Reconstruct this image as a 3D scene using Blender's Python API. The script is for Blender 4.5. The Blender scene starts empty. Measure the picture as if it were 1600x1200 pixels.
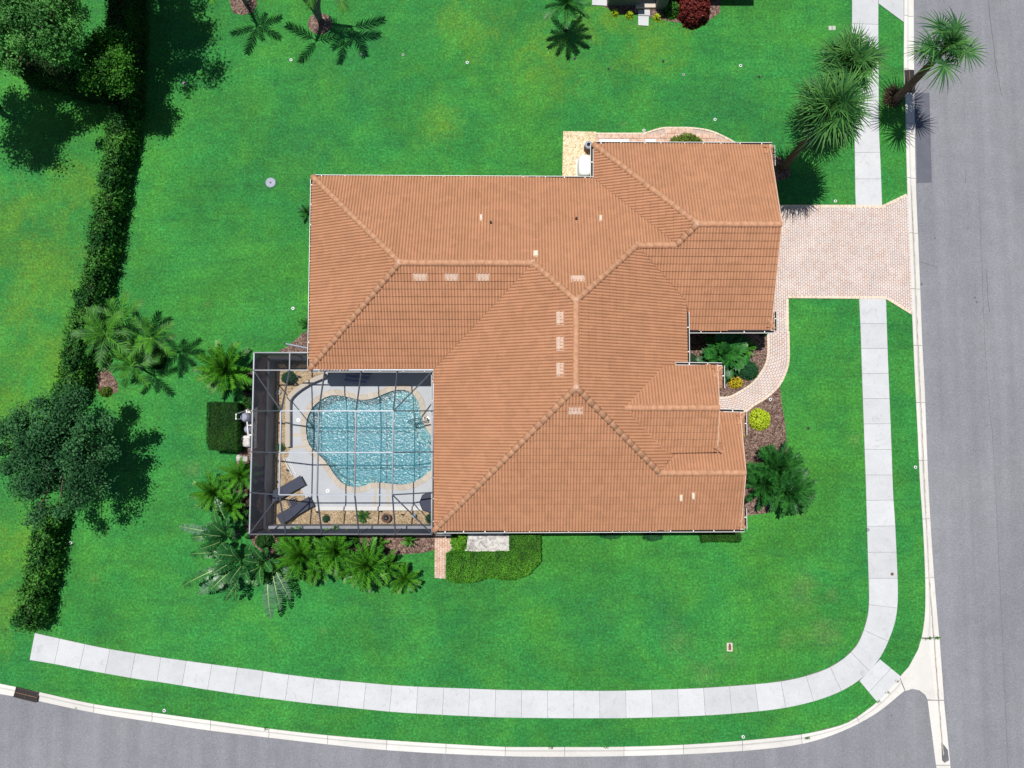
import bpy, bmesh, math, random
import numpy as np
from mathutils import Vector, Matrix
from mathutils.geometry import tessellate_polygon

random.seed(7)
RNG = np.random.default_rng(7)
SC = bpy.context.scene
COL = SC.collection
rad = math.radians

# ------------------------------------------------------------------ camera
F_PX, TILT, CAM_H = 1100.0, rad(4.0), 39.3          # focal length in photo pixels, tilt, height
cd = bpy.data.cameras.new('camera'); cam = bpy.data.objects.new('camera', cd); COL.objects.link(cam)
cd.sensor_width = 36.0; cd.lens = F_PX / 1600 * 36.0; cd.clip_start = 0.5; cd.clip_end = 800
cam.location = (0, 0, CAM_H); cam.rotation_euler = (TILT, 0, 0)
SC.camera = cam

# ------------------------------------------------------------------ light
SHX, SHY = 0.125, -0.200                             # shadow offset per metre of height
sun_vec = Vector((-SHX, -SHY, 1)).normalized()
wd = bpy.data.worlds.new('World'); SC.world = wd; wd.use_nodes = True
wn = wd.node_tree.nodes; wl = wd.node_tree.links
bg = wn['Background']; sky = wn.new('ShaderNodeTexSky'); sky.sky_type = 'NISHITA'; sky.sun_disc = False
sky.sun_elevation = math.asin(sun_vec.z); sky.sun_rotation = math.atan2(sun_vec.x, sun_vec.y)
sky.air_density = 1.0; sky.dust_density = 0.6; sky.ozone_density = 1.5
wl.new(sky.outputs[0], bg.inputs[0]); bg.inputs[1].default_value = 0.060
sd = bpy.data.lights.new('sun', 'SUN'); sd.energy = 4.6; sd.angle = rad(0.53); sd.color = (1.0, 0.965, 0.91)
so = bpy.data.objects.new('sun', sd); COL.objects.link(so); so.location = (-20, 30, 90)
so.rotation_euler = sun_vec.to_track_quat('Z', 'Y').to_euler()
SC.view_settings.view_transform = 'Standard'; SC.view_settings.look = 'None'
SC.view_settings.exposure = 0.0; SC.view_settings.gamma = 1.0
SC.cycles.max_bounces = 8; SC.cycles.transparent_max_bounces = 16
SC.cycles.use_denoising = True
SC.cycles.caustics_reflective = False; SC.cycles.caustics_refractive = False

# ------------------------------------------------------------------ helpers
def W(px, py, h=0.0):
    """photo pixel -> world point at height h (straight ray through the lens)"""
    dx, dy, dz = (px - 800) / F_PX, -(py - 600) / F_PX, -1.0
    c, s = math.cos(TILT), math.sin(TILT)
    dy, dz = c * dy - s * dz, s * dy + c * dz
    t = (CAM_H - h) / -dz
    return Vector((dx * t, dy * t, h))
def W2(pts, h=0.0):
    return [tuple(W(x, y, h)[:2]) for x, y in pts]

def tag(o, label=None, cat=None, group=None, kind=None):
    if label: o['label'] = label
    if cat: o['category'] = cat
    if group: o['group'] = group
    if kind: o['kind'] = kind
    return o
def empty(name, loc=(0, 0, 0), label=None, cat=None, group=None, rz=0):
    o = bpy.data.objects.new(name, None); COL.objects.link(o); o.location = loc; o.rotation_euler.z = rz
    o.empty_display_size = 0.2
    return tag(o, label, cat, group)
def link(name, me, mat=None, parent=None, loc=None, smooth=False):
    if mat is not None and not me.materials: me.materials.append(mat)
    if smooth: me.polygons.foreach_set('use_smooth', [True] * len(me.polygons))
    o = bpy.data.objects.new(name, me); COL.objects.link(o)
    if parent is not None: o.parent = parent
    if loc is not None: o.location = loc
    return o
class MB:
    """collects faces; build() makes one mesh object"""
    def __init__(s): s.v = []; s.f = []
    def add(s, vs, fs):
        b = len(s.v); s.v += [tuple(v) for v in vs]; s.f += [tuple(i + b for i in f) for f in fs]; return s
    def box(s, c, d, rz=0, M=None):
        x, y, z = d[0] / 2, d[1] / 2, d[2] / 2
        vs = [Vector((a * x, b * y, e * z)) for e in (-1, 1) for a, b in ((-1, -1), (1, -1), (1, 1), (-1, 1))]
        R = M if M is not None else Matrix.Rotation(rz, 3, 'Z')
        vs = [R @ v + Vector(c) for v in vs]
        return s.add(vs, [(3, 2, 1, 0), (4, 5, 6, 7), (0, 1, 5, 4), (1, 2, 6, 5), (2, 3, 7, 6), (3, 0, 4, 7)])
    def bevbox(s, c, d, b=0.01, rz=0):
        """box with chamfered top edges"""
        x, y, z = d[0] / 2, d[1] / 2, d[2]
        R = Matrix.Rotation(rz, 3, 'Z'); vs = []
        for zz, k in ((0, 0), (z - b, 0), (z, b)):
            vs += [R @ Vector((a * (x - k), e * (y - k), zz)) + Vector(c) for a, e in ((-1, -1), (1, -1), (1, 1), (-1, 1))]
        fs = [(8, 9, 10, 11)]
        for l in (0, 4):
            for i in range(4): fs.append((l + i, l + (i + 1) % 4, l + 4 + (i + 1) % 4, l + 4 + i))
        return s.add(vs, fs)
    def prism(s, poly, z0, z1, bottom=False):
        n = len(poly); a = sum(poly[i][0] * poly[(i + 1) % n][1] - poly[(i + 1) % n][0] * poly[i][1] for i in range(n))
        if a < 0: poly = poly[::-1]
        vs = [(p[0], p[1], z0) for p in poly] + [(p[0], p[1], z1) for p in poly]
        fs = [(i, (i + 1) % n, n + (i + 1) % n, n + i) for i in range(n)]
        tri = tessellate_polygon([[Vector((p[0], p[1], 0)) for p in poly]])
        for t in tri:
            a_, b_, c_ = [Vector(poly[i]) for i in t]
            cr = (b_ - a_).x * (c_ - a_).y - (b_ - a_).y * (c_ - a_).x
            t = t if cr > 0 else t[::-1]
            fs.append(tuple(n + i for i in t))
            if bottom: fs.append(tuple(t[::-1]))
        return s.add(vs, fs)
    def tube(s, pts, r, n=6, cap=True):
        pts = [Vector(p) for p in pts]; rs = r if hasattr(r, '__len__') else [r] * len(pts)
        vs = []; up = Vector((0, 0, 1)); prev = None
        for i, p in enumerate(pts):
            d = (pts[min(i + 1, len(pts) - 1)] - pts[max(i - 1, 0)]).normalized()
            if prev is None:
                a = d.cross(up if abs(d.z) < .9 else Vector((1, 0, 0))).normalized()
            else:
                a = (prev - d * prev.dot(d)).normalized()
            prev = a; b = d.cross(a)
            vs += [p + (a * math.cos(2 * math.pi * k / n) + b * math.sin(2 * math.pi * k / n)) * rs[i] for k in range(n)]
        fs = []
        for i in range(len(pts) - 1):
            for k in range(n): fs.append((i * n + k, i * n + (k + 1) % n, (i + 1) * n + (k + 1) % n, (i + 1) * n + k))
        if cap: fs += [tuple(range(n))[::-1], tuple((len(pts) - 1) * n + k for k in range(n))]
        return s.add(vs, fs)
    def bar(s, a, b, w, h):
        """rectangular bar from a to b"""
        a, b = Vector(a), Vector(b); d = (b - a); L = d.length; d.normalize()
        sd_ = d.cross(Vector((0, 0, 1)))
        sd_ = sd_.normalized() if sd_.length > 1e-4 else Vector((1, 0, 0))
        u = sd_.cross(d)
        M = Matrix((d, sd_, u)).transposed()
        return s.box((a + b) / 2, (L, w, h), M=M)
    def lathe(s, prof, c=(0, 0, 0), n=16):
        vs = []; fs = []
        for r, z in prof:
            vs += [(c[0] + r * math.cos(2 * math.pi * k / n), c[1] + r * math.sin(2 * math.pi * k / n), c[2] + z) for k in range(n)]
        for i in range(len(prof) - 1):
            for k in range(n): fs.append((i * n + k, i * n + (k + 1) % n, (i + 1) * n + (k + 1) % n, (i + 1) * n + k))
        fs.append(tuple((len(prof) - 1) * n + k for k in range(n))); fs.append(tuple(range(n))[::-1])
        return s.add(vs, fs)
    def mesh(s, name):
        me = bpy.data.meshes.new(name); me.from_pydata(s.v, [], s.f); me.update(); return me
    def build(s, name, mat, parent=None, loc=None, smooth=False):
        return link(name, s.mesh(name), mat, parent, loc, smooth)

def sheet_mesh(name, outer, holes, z):
    polys = [[Vector((p[0], p[1], 0)) for p in outer]] + [[Vector((p[0], p[1], 0)) for p in h] for h in holes]
    tri = tessellate_polygon(polys); vs = [v for pl in polys for v in pl]; fs = []
    for t in tri:
        a, b, c = [vs[i] for i in t]
        cr = (b - a).cross(c - a).z
        if abs(cr) < 1e-9: continue
        fs.append(tuple(t) if cr > 0 else tuple(t[::-1]))
    me = bpy.data.meshes.new(name); me.from_pydata([(v.x, v.y, z) for v in vs], [], fs); me.update(); return me
def smooth_closed(pts, k=4):
    out = []; n = len(pts)
    for i in range(n):
        p0, p1, p2, p3 = [Vector(pts[(i + j) % n]) for j in (-1, 0, 1, 2)]
        for q in range(k):
            t = q / k
            out.append(tuple(0.5 * ((2 * p1) + (p2 - p0) * t + (2 * p0 - 5 * p1 + 4 * p2 - p3) * t * t + (3 * p1 - p0 - 3 * p2 + p3) * t ** 3)))
    return out
def smooth_open(pts, k=4):
    P = [Vector(p) for p in pts]; P = [2 * P[0] - P[1]] + P + [2 * P[-1] - P[-2]]; out = []
    for i in range(1, len(P) - 2):
        p0, p1, p2, p3 = P[i - 1:i + 3]
        for q in range(k):
            t = q / k
            out.append(tuple(0.5 * ((2 * p1) + (p2 - p0) * t + (2 * p0 - 5 * p1 + 4 * p2 - p3) * t * t + (3 * p1 - p0 - 3 * p2 + p3) * t ** 3)))
    out.append(tuple(P[-2])); return out
def resample(pts, n):
    P = np.array(pts, float); d = np.r_[0, np.cumsum(np.linalg.norm(np.diff(P, axis=0), axis=1))]
    t = np.linspace(0, d[-1], n); return np.stack([np.interp(t, d, P[:, i]) for i in range(P.shape[1])], 1)
def plen(pts):
    P = np.array(pts, float); return float(np.linalg.norm(np.diff(P, axis=0), axis=1).sum())
def offset_closed(poly, d):
    n = len(poly); A = sum(poly[i][0] * poly[(i + 1) % n][1] - poly[(i + 1) % n][0] * poly[i][1] for i in range(n))
    sgn = 1 if A > 0 else -1; out = []
    for i in range(n):
        a, b, c = [Vector(poly[(i + j) % n]) for j in (-1, 0, 1)]
        t = (c - a).normalized(); out.append((b.x + t.y * d * sgn, b.y - t.x * d * sgn))
    return out

# ------------------------------------------------------------------ materials
class NM:
    def __init__(s, name):
        s.m = bpy.data.materials.new(name); s.m.use_nodes = True; s.t = s.m.node_tree; s.n = s.t.nodes; s.l = s.t.links
        s.p = s.n['Principled BSDF']; s.out = s.n['Material Output']; s.geo = None
    def new(s, t, **kw):
        x = s.n.new(t)
        for k, v in kw.items(): setattr(x, k, v)
        return x
    def pos(s, obj=False):
        if obj: return s.new('ShaderNodeTexCoord').outputs['Object']
        if s.geo is None: s.geo = s.new('ShaderNodeNewGeometry')
        return s.geo.outputs['Position']
    def scaled(s, vec, sc):
        m = s.new('ShaderNodeVectorMath', operation='MULTIPLY'); s.l.new(vec, m.inputs[0]); m.inputs[1].default_value = sc; return m.outputs[0]
    def noise(s, scale, detail=4, rough=.55, vec=None, dist=0):
        x = s.new('ShaderNodeTexNoise'); x.inputs['Scale'].default_value = scale; x.inputs['Detail'].default_value = detail
        x.inputs['Roughness'].default_value = rough; x.inputs['Distortion'].default_value = dist
        s.l.new(vec if vec is not None else s.pos(), x.inputs['Vector']); return x.outputs['Fac']
    def voro(s, scale, vec=None, feature='F1', out='Distance'):
        x = s.new('ShaderNodeTexVoronoi', feature=feature); x.inputs['Scale'].default_value = scale
        s.l.new(vec if vec is not None else s.pos(), x.inputs['Vector']); return x.outputs[out]
    def ramp(s, fac, stops):
        r = s.new('ShaderNodeValToRGB'); e = r.color_ramp.elements
        while len(e) < len(stops): e.new(.5)
        for el, (p, c) in zip(e, stops):
            el.position = p; el.color = (*c, 1) if hasattr(c, '__len__') else (c, c, c, 1)
        s.l.new(fac, r.inputs[0]); return r.outputs[0]
    def mix(s, fac, a, b, mode='MIX'):
        m = s.new('ShaderNodeMix', data_type='RGBA', blend_type=mode)
        for sock, v in ((m.inputs[0], fac), (m.inputs[6], a), (m.inputs[7], b)):
            if hasattr(v, 'default_value'): s.l.new(v, sock)
            elif hasattr(v, '__len__'): sock.default_value = (*v, 1)
            else: sock.default_value = v
        return m.outputs[2]
    def math(s, op, a, b=0.0, c=None):
        m = s.new('ShaderNodeMath', operation=op)
        for i, v in enumerate((a, b) if c is None else (a, b, c)):
            if hasattr(v, 'default_value'): s.l.new(v, m.inputs[i])
            else: m.inputs[i].default_value = v
        return m.outputs[0]
    def col(s, c):
        if hasattr(c, 'default_value'): s.l.new(c, s.p.inputs['Base Color'])
        else: s.p.inputs['Base Color'].default_value = (*c, 1)
    def rough(s, r, spec=.5):
        s.p.inputs['Roughness'].default_value = r; s.p.inputs['Specular IOR Level'].default_value = spec
    def bump(s, h, strength=.5, dist=.02):
        b = s.new('ShaderNodeBump'); b.inputs['Strength'].default_value = strength; b.inputs['Distance'].default_value = dist
        s.l.new(h, b.inputs['Height']); s.l.new(b.outputs[0], s.p.inputs['Normal']); return b
    def rnd(s): return s.new('ShaderNodeObjectInfo').outputs['Random']
    def attr(s, name):
        a = s.new('ShaderNodeAttribute'); a.attribute_name = name; return a.outputs['Fac']

def plain(name, c, rough=.6, spec=.4, var=.12, scale=6, metal=0, bump=0):
    m = NM(name); n = m.noise(scale, 4)
    m.col(m.mix(1.0, m.ramp(n, [(.3, tuple(x * (1 - var) for x in c)), (.7, tuple(min(1, x * (1 + var)) for x in c))]), (1, 1, 1), 'MULTIPLY'))
    m.rough(rough, spec); m.p.inputs['Metallic'].default_value = metal
    if bump: m.bump(m.noise(scale * 8, 3), bump, .01)
    return m.m

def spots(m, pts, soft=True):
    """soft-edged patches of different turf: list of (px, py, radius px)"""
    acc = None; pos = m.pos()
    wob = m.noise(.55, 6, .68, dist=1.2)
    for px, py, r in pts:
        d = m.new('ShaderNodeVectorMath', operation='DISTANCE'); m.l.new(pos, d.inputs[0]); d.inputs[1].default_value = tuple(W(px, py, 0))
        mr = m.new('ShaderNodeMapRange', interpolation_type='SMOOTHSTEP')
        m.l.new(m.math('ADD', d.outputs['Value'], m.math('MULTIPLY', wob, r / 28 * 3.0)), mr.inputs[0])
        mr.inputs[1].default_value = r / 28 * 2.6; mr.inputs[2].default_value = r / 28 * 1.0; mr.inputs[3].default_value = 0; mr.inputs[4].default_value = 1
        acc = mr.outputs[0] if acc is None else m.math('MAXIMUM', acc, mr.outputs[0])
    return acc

def grass_material():
    m = NM('turf')
    big = m.noise(.09, 3, .6); mid = m.noise(.42, 5, .65, dist=.6); sm = m.noise(1.6, 5, .7); grain = m.noise(7.5, 3, .75); fine = m.noise(16, 3, .8); blade = m.noise(40, 2, .9)
    streak = m.noise(1.0, 3, .6, vec=m.scaled(m.pos(), (.30, 1.6, 1))); clump = m.voro(5.5, out='Color'); sepc = m.new('ShaderNodeSeparateColor'); m.l.new(clump, sepc.inputs[0])
    c = m.ramp(big, [(.3, (.018, .168, .036)), (.5, (.024, .190, .034)), (.7, (.043, .205, .022))])
    c = m.mix(m.ramp(mid, [(.42, 0.0), (.70, .6)]), c, (.058, .240, .026))
    c = m.mix(m.ramp(streak, [(.48, 0.0), (.74, .5)]), c, (.017, .125, .030))
    var = m.noise(.22, 4, .6, dist=.8); c = m.mix(1.0, c, m.ramp(var, [(.3, .90), (.7, 1.32)]), 'MULTIPLY')
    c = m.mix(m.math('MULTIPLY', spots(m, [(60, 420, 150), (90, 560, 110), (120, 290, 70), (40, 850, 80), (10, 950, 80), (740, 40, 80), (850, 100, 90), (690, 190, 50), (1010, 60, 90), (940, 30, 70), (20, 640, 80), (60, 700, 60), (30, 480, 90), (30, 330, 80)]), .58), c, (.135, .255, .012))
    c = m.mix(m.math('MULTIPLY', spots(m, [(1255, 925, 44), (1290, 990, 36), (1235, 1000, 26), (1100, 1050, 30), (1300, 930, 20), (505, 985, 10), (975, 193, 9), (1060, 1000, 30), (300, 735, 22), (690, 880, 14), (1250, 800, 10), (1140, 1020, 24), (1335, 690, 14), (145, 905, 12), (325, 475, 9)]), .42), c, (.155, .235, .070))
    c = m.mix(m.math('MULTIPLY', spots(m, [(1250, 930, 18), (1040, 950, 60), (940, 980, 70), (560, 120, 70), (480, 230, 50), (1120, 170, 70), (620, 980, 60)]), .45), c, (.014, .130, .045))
    c = m.mix(.7, c, m.ramp(sm, [(.3, .78), (.7, 1.20)]), 'MULTIPLY')
    c = m.mix(1.0, c, m.ramp(grain, [(.28, .55), (.5, .95), (.72, 1.55)]), 'MULTIPLY')
    c = m.mix(.22, c, m.ramp(sepc.outputs[0], [(0, .75), (1, 1.3)]), 'MULTIPLY')
    c = m.mix(.9, c, m.ramp(fine, [(.32, .60), (.68, 1.42)]), 'MULTIPLY')
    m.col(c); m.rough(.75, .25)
    m.bump(m.math('ADD', m.math('MULTIPLY', grain, 1.0), m.math('MULTIPLY', fine, .8)), .7, .06)
    return m.m
def asphalt_material():
    m = NM('asphalt'); big = m.noise(.12, 4); mid = m.noise(.9, 5, .7); gr = m.noise(26, 2, .9); gr2 = m.noise(9, 3, .85)
    lane = m.noise(1.0, 3, .5, vec=m.scaled(m.pos(), (1.3, .05, 1)))
    c = m.ramp(big, [(.3, (.205, .208, .232)), (.7, (.240, .241, .262))])
    c = m.mix(.6, c, m.ramp(mid, [(.3, .88), (.7, 1.10)]), 'MULTIPLY')
    c = m.mix(.8, c, m.ramp(lane, [(.35, .90), (.65, 1.08)]), 'MULTIPLY')
    c = m.mix(.9, c, m.ramp(gr, [(.3, .68), (.7, 1.30)]), 'MULTIPLY')
    c = m.mix(.6, c, m.ramp(gr2, [(.3, .8), (.7, 1.18)]), 'MULTIPLY')
    m.col(c); m.rough(.85, .3); m.bump(gr, .6, .012); return m.m
def concrete_material(name, c0, c1, stain=.5, warm=(.42, .36, .28), thr=(.54, .80)):
    m = NM(name); r = m.rnd()
    n = m.noise(.8, 5, .7); st = m.noise(2.6, 6, .75, dist=1.0); g = m.noise(30, 3, .8)
    c = m.ramp(n, [(.3, c0), (.7, c1)])
    c = m.mix(.8, c, m.ramp(r, [(0, .88), (1, 1.06)]), 'MULTIPLY')
    c = m.mix(m.math('MULTIPLY', m.ramp(st, [(thr[0], 0.0), (thr[1], 1.0)]), stain), c, warm)
    sp = m.noise(9, 4, .8); c = m.mix(m.math('MULTIPLY', m.ramp(sp, [(.62, 0.0), (.72, 1.0)]), stain * .7), c, tuple(x * .42 for x in c0))
    c = m.mix(.6, c, m.ramp(g, [(.3, .86), (.7, 1.10)]), 'MULTIPLY')
    m.col(c); m.rough(.8, .3); m.bump(g, .3, .006); return m.m
def tile_material():
    m = NM('terracotta_roof_tile'); p = m.pos()
    n1 = m.noise(.5, 4, .6); n2 = m.noise(3.0, 4, .7); n3 = m.noise(22, 3, .8)
    cell = m.voro(2.7, out='Color')
    sep = m.new('ShaderNodeSeparateColor'); m.l.new(cell, sep.inputs[0])
    c = m.ramp(n1, [(.3, (.440, .222, .122)), (.7, (.480, .246, .138))])
    c = m.mix(.40, c, m.ramp(sep.outputs[0], [(0, .84), (1, 1.15)]), 'MULTIPLY')
    c = m.mix(.15, c, m.ramp(n2, [(.3, .82), (.7, 1.16)]), 'MULTIPLY')
    c = m.mix(.5, c, m.ramp(n3, [(.3, .80), (.7, 1.16)]), 'MULTIPLY')
    bl = m.noise(1.1, 5, .7); c = m.mix(m.math('MULTIPLY', m.ramp(bl, [(.64, 0.0), (.80, .35)]), m.ramp(sep.outputs[1], [(.5, 0.0), (.8, 1.0)])), c, (.52, .40, .34))
    dk = m.noise(5.0, 4, .8, vec=m.scaled(p, (1.6, 1.0, 2))); c = m.mix(m.ramp(dk, [(.66, 0.0), (.78, .55)]), c, (.17, .085, .05))
    m.col(c); m.rough(.72, .3); m.bump(n3, .25, .006); return m.m
def leaf_material(name, dark, light, rough=.45, spec=.5, trans=.25, tint='tint', extra=None):
    m = NM(name); t = m.attr(tint); r = m.rnd(); n = m.noise(1.4, 3)
    f = m.math('MULTIPLY_ADD', t, .62, m.math('MULTIPLY_ADD', r, .30, m.math('MULTIPLY', n, .12)))
    c = m.ramp(f, [(.28, dark), (.98, light)] if extra is None else [(.2, dark), (.8, light), (.93, extra)])
    m.col(c); m.rough(rough, spec)
    tr = m.new('ShaderNodeBsdfTranslucent'); m.l.new(m.mix(1.0, c, (1.5, 1.6, .7), 'MULTIPLY'), tr.inputs[0])
    mx = m.new('ShaderNodeMixShader'); mx.inputs[0].default_value = trans
    m.l.new(m.p.outputs[0], mx.inputs[1]); m.l.new(tr.outputs[0], mx.inputs[2]); m.l.new(mx.outputs[0], m.out.inputs[0]); return m.m
def speckle_material(name, cols, scale, rough=.85, bump=.9, dist=.03):
    """gravel / mulch: one tone per pebble or chip"""
    m = NM(name); v = m.voro(scale, out='Color'); d = m.voro(scale)
    sep = m.new('ShaderNodeSeparateColor'); m.l.new(v, sep.inputs[0])
    st = [(i / (len(cols) - 1), c) for i, c in enumerate(cols)]
    c = m.ramp(sep.outputs[0], st); c = m.mix(.7, c, m.ramp(m.noise(2.2, 4), [(.3, .75), (.7, 1.2)]), 'MULTIPLY')
    c = m.mix(.5, c, m.ramp(m.noise(scale * 2, 3, .8), [(.3, .7), (.7, 1.25)]), 'MULTIPLY')
    m.col(c); m.rough(rough, .25); b = m.bump(d, bump, dist); b.invert = True; return m.m
def screen_material(name, c, opacity):
    m = NM(name); m.col(c); m.rough(.7, .3); tr = m.new('ShaderNodeBsdfTransparent'); mx = m.new('ShaderNodeMixShader')
    mx.inputs[0].default_value = opacity; m.l.new(tr.outputs[0], mx.inputs[1]); m.l.new(m.p.outputs[0], mx.inputs[2]); m.l.new(mx.outputs[0], m.out.inputs[0]); return m.m
def water_material():
    m = NM('pool_water'); n1 = m.noise(7.0, 1.5, .5, dist=.6); n2 = m.noise(13, 1, .5, dist=.4)
    h = m.math('ADD', n1, m.math('MULTIPLY', n2, .38))
    b = m.new('ShaderNodeBump'); b.inputs['Strength'].default_value = 1.0; b.inputs['Distance'].default_value = .032; m.l.new(h, b.inputs['Height'])
    gl = m.new('ShaderNodeBsdfGlossy'); gl.inputs['Roughness'].default_value = .25; m.l.new(b.outputs[0], gl.inputs['Normal'])
    tr = m.new('ShaderNodeBsdfTransparent'); tr.inputs[0].default_value = (.52, .86, .92, 1)
    df = m.new('ShaderNodeBsdfDiffuse'); df.inputs[0].default_value = (.06, .30, .38, 1)          # light scattered back by the water itself
    m0 = m.new('ShaderNodeMixShader'); m0.inputs[0].default_value = .34; m.l.new(tr.outputs[0], m0.inputs[1]); m.l.new(df.outputs[0], m0.inputs[2])
    fr = m.new('ShaderNodeFresnel'); fr.inputs[0].default_value = 1.33; m.l.new(b.outputs[0], fr.inputs['Normal'])
    mx = m.new('ShaderNodeMixShader'); m.l.new(m.math('ADD', fr.outputs[0], .012), mx.inputs[0]); m.l.new(m0.outputs[0], mx.inputs[1]); m.l.new(gl.outputs[0], mx.inputs[2]); m.l.new(mx.outputs[0], m.out.inputs[0]); return m.m
def paver_material(name, stops):
    m = NM(name); v = m.voro(6.2, out='Color'); sep = m.new('ShaderNodeSeparateColor'); m.l.new(v, sep.inputs[0])
    c = m.ramp(sep.outputs[0], stops); c = m.mix(.6, c, m.ramp(m.noise(.9, 4, .65), [(.3, .82), (.7, 1.13)]), 'MULTIPLY')
    c = m.mix(.7, c, m.ramp(m.noise(35, 2, .8), [(.3, .85), (.7, 1.12)]), 'MULTIPLY'); m.col(c); m.rough(.85, .25); return m.m

M = {}
M['turf'] = grass_material(); M['asphalt'] = asphalt_material(); M['tile'] = tile_material()
M['walk'] = concrete_material('sidewalk_concrete', (.51, .520, .54), (.59, .598, .61), .8, (.36, .36, .36))
M['curb'] = concrete_material('curb_concrete', (.63, .605, .57), (.72, .70, .66), .40, (.40, .36, .31))
M['deck'] = concrete_material('deck_concrete', (.48, .51, .55), (.56, .58, .61), .12, (.40, .42, .45))
M['coping'] = concrete_material('pool_coping', (.56, .49, .41), (.64, .57, .48), .15, (.5, .44, .38))
M['weathered'] = concrete_material('weathered_concrete', (.60, .58, .56), (.70, .68, .66), 1.0, (.16, .145, .13), (.44, .66))
M['patch'] = plain('asphalt_patch', (.115, .122, .148), .85, .3, .10, 2, bump=.5)
M['joint'] = plain('joint_soil', (.16, .14, .11), .9, .2, .25, 8)
M['sand'] = plain('paver_joint_sand', (.47, .37, .32), .9, .2, .2, 8)
M['paver'] = paver_material('driveway_paver', [(0, (.61, .475, .42)), (.35, (.66, .54, .485)), (.7, (.63, .555, .525)), (1, (.70, .59, .53))])
M['paver_edge'] = paver_material('paver_border', [(0, (.66, .54, .42)), (1, (.74, .63, .50))])
M['paver_red'] = paver_material('path_paver', [(0, (.52, .33, .24)), (.5, (.62, .42, .32)), (1, (.66, .50, .40))])
M['mulch'] = speckle_material('bark_mulch', [(.055, .032, .025), (.13, .075, .058), (.19, .12, .095), (.33, .24, .20)], 16)
M['gravel'] = speckle_material('river_gravel', [(.22, .14, .07), (.42, .29, .16), (.55, .41, .25), (.66, .56, .42)], 24)
M['pale_gravel'] = speckle_material('pale_gravel', [(.50, .33, .15), (.70, .55, .33), (.80, .68, .46), (.85, .77, .60)], 20)
M['wall'] = plain('cream_stucco', (.62, .55, .43), .85, .2, .06, 4, bump=.3)
M['greywall'] = plain('charcoal_stucco', (.15, .155, .155), .85, .2, .08, 4, bump=.3)
M['white'] = plain('white_paint', (.80, .80, .79), .4, .4, .04, 5)
M['whiteplastic'] = plain('white_plastic', (.80, .81, .82), .35, .5, .03, 4)
M['darkgap'] = plain('gutter_inside', (.03, .026, .022), .9, .1, .2, 10)
M['roofdeck'] = plain('roof_underlay', (.20, .10, .06), .9, .2, .1, 5)
M['alu'] = plain('bronze_aluminium', (.085, .095, .115), .35, .5, .08, 3, metal=.25)
M['alu_glint'] = plain('sun_glint_aluminium', (.27, .30, .35), .4, .5, .08, 3, metal=.1)  # aluminium with the sun glint on some cage members put into its colour
M['screen'] = screen_material('roof_screen_mesh', (.05, .055, .065), .13)
M['wallscreen'] = screen_material('wall_screen_mesh', (.042, .058, .105), .90)  # dark mesh; hedge shade beyond it is put into the near-opaque navy
M['water'] = water_material()
M['plaster'] = plain('pool_plaster', (.36, .52, .56), .7, .3, .10, 1.2)
M['bench'] = plain('pool_bench_plaster', (.52, .60, .56), .7, .3, .08, 2)
M['navy'] = plain('navy_sling', (.026, .034, .072), .6, .4, .12, 12, bump=.3)
M['blackmetal'] = plain('black_metal', (.02, .021, .025), .45, .5, .1, 6)
M['chrome'] = plain('steel_rail', (.55, .57, .58), .2, .6, .05, 3, metal=.9)
M['blue'] = plain('blue_vinyl', (.05, .10, .36), .5, .4, .1, 8)
M['palm_bark'] = plain('palm_bark', (.135, .085, .062), .9, .2, .35, 9, bump=.9)
M['grey_bark'] = plain('smooth_grey_bark', (.20, .195, .19), .85, .2, .25, 5, bump=.5)
M['bark'] = plain('tree_bark', (.10, .075, .055), .9, .2, .3, 8, bump=.8)
M['twig'] = plain('hedge_twigs', (.020, .034, .012), .95, .1, .3, 10, bump=.8)
M['terracotta'] = plain('clay_pot', (.20, .11, .07), .8, .3, .2, 8)
M['brownlid'] = plain('rusty_lid', (.20, .075, .05), .8, .3, .2, 20)
M['iron'] = plain('cast_iron', (.045, .032, .030), .7, .4, .25, 14)
M['bluegrey'] = plain('blue_grey_plastic', (.30, .32, .40), .6, .4, .15, 8)
M['vent'] = plain('faded_vent_tile', (.58, .42, .33), .75, .3, .12, 7)
M['cream_metal'] = plain('cream_metal', (.70, .58, .45), .6, .3, .08, 6)
M['lead'] = plain('black_pipe', (.02, .02, .02), .7, .3, .1, 6)
L = {}
def lm(name, dark, light, **k): k.setdefault('spec', .18); k.setdefault('rough', .5); k.setdefault('trans', .18); return leaf_material(name, dark, light, **k)
L['hedge'] = lm('hedge_leaf', (.014, .085, .010), (.110, .360, .026))
L['hedge_blue'] = lm('boundary_hedge_leaf', (.014, .085, .016), (.140, .420, .055))
L['clip'] = lm('clipped_hedge_leaf', (.010, .060, .010), (.050, .180, .016))
L['tree'] = lm('oak_leaf', (.018, .100, .022), (.150, .430, .090))
L['darktree'] = lm('dark_tree_leaf', (.010, .058, .020), (.075, .245, .080))
L['light'] = lm('bright_leaf', (.05, .20, .012), (.20, .46, .03))
L['yellow'] = lm('yellow_leaf', (.34, .46, .01), (.68, .80, .06))
L['croton'] = lm('croton_leaf', (.45, .36, .01), (.75, .60, .03))
L['red'] = lm('red_leaf', (.055, .008, .008), (.22, .035, .028), extra=(.48, .12, .08))
L['olive'] = lm('olive_leaf', (.06, .13, .012), (.24, .33, .03))
L['fine'] = lm('fine_dark_leaf', (.012, .075, .030), (.03, .165, .055))
L['sabal'] = lm('fan_palm_leaf', (.014, .080, .022), (.130, .330, .070), trans=.12)
L['dry'] = lm('dry_frond', (.09, .055, .035), (.26, .18, .12), rough=.8)
L['feather'] = lm('feather_palm_leaf', (.007, .062, .012), (.100, .320, .025), trans=.06, spec=.2)
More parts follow.
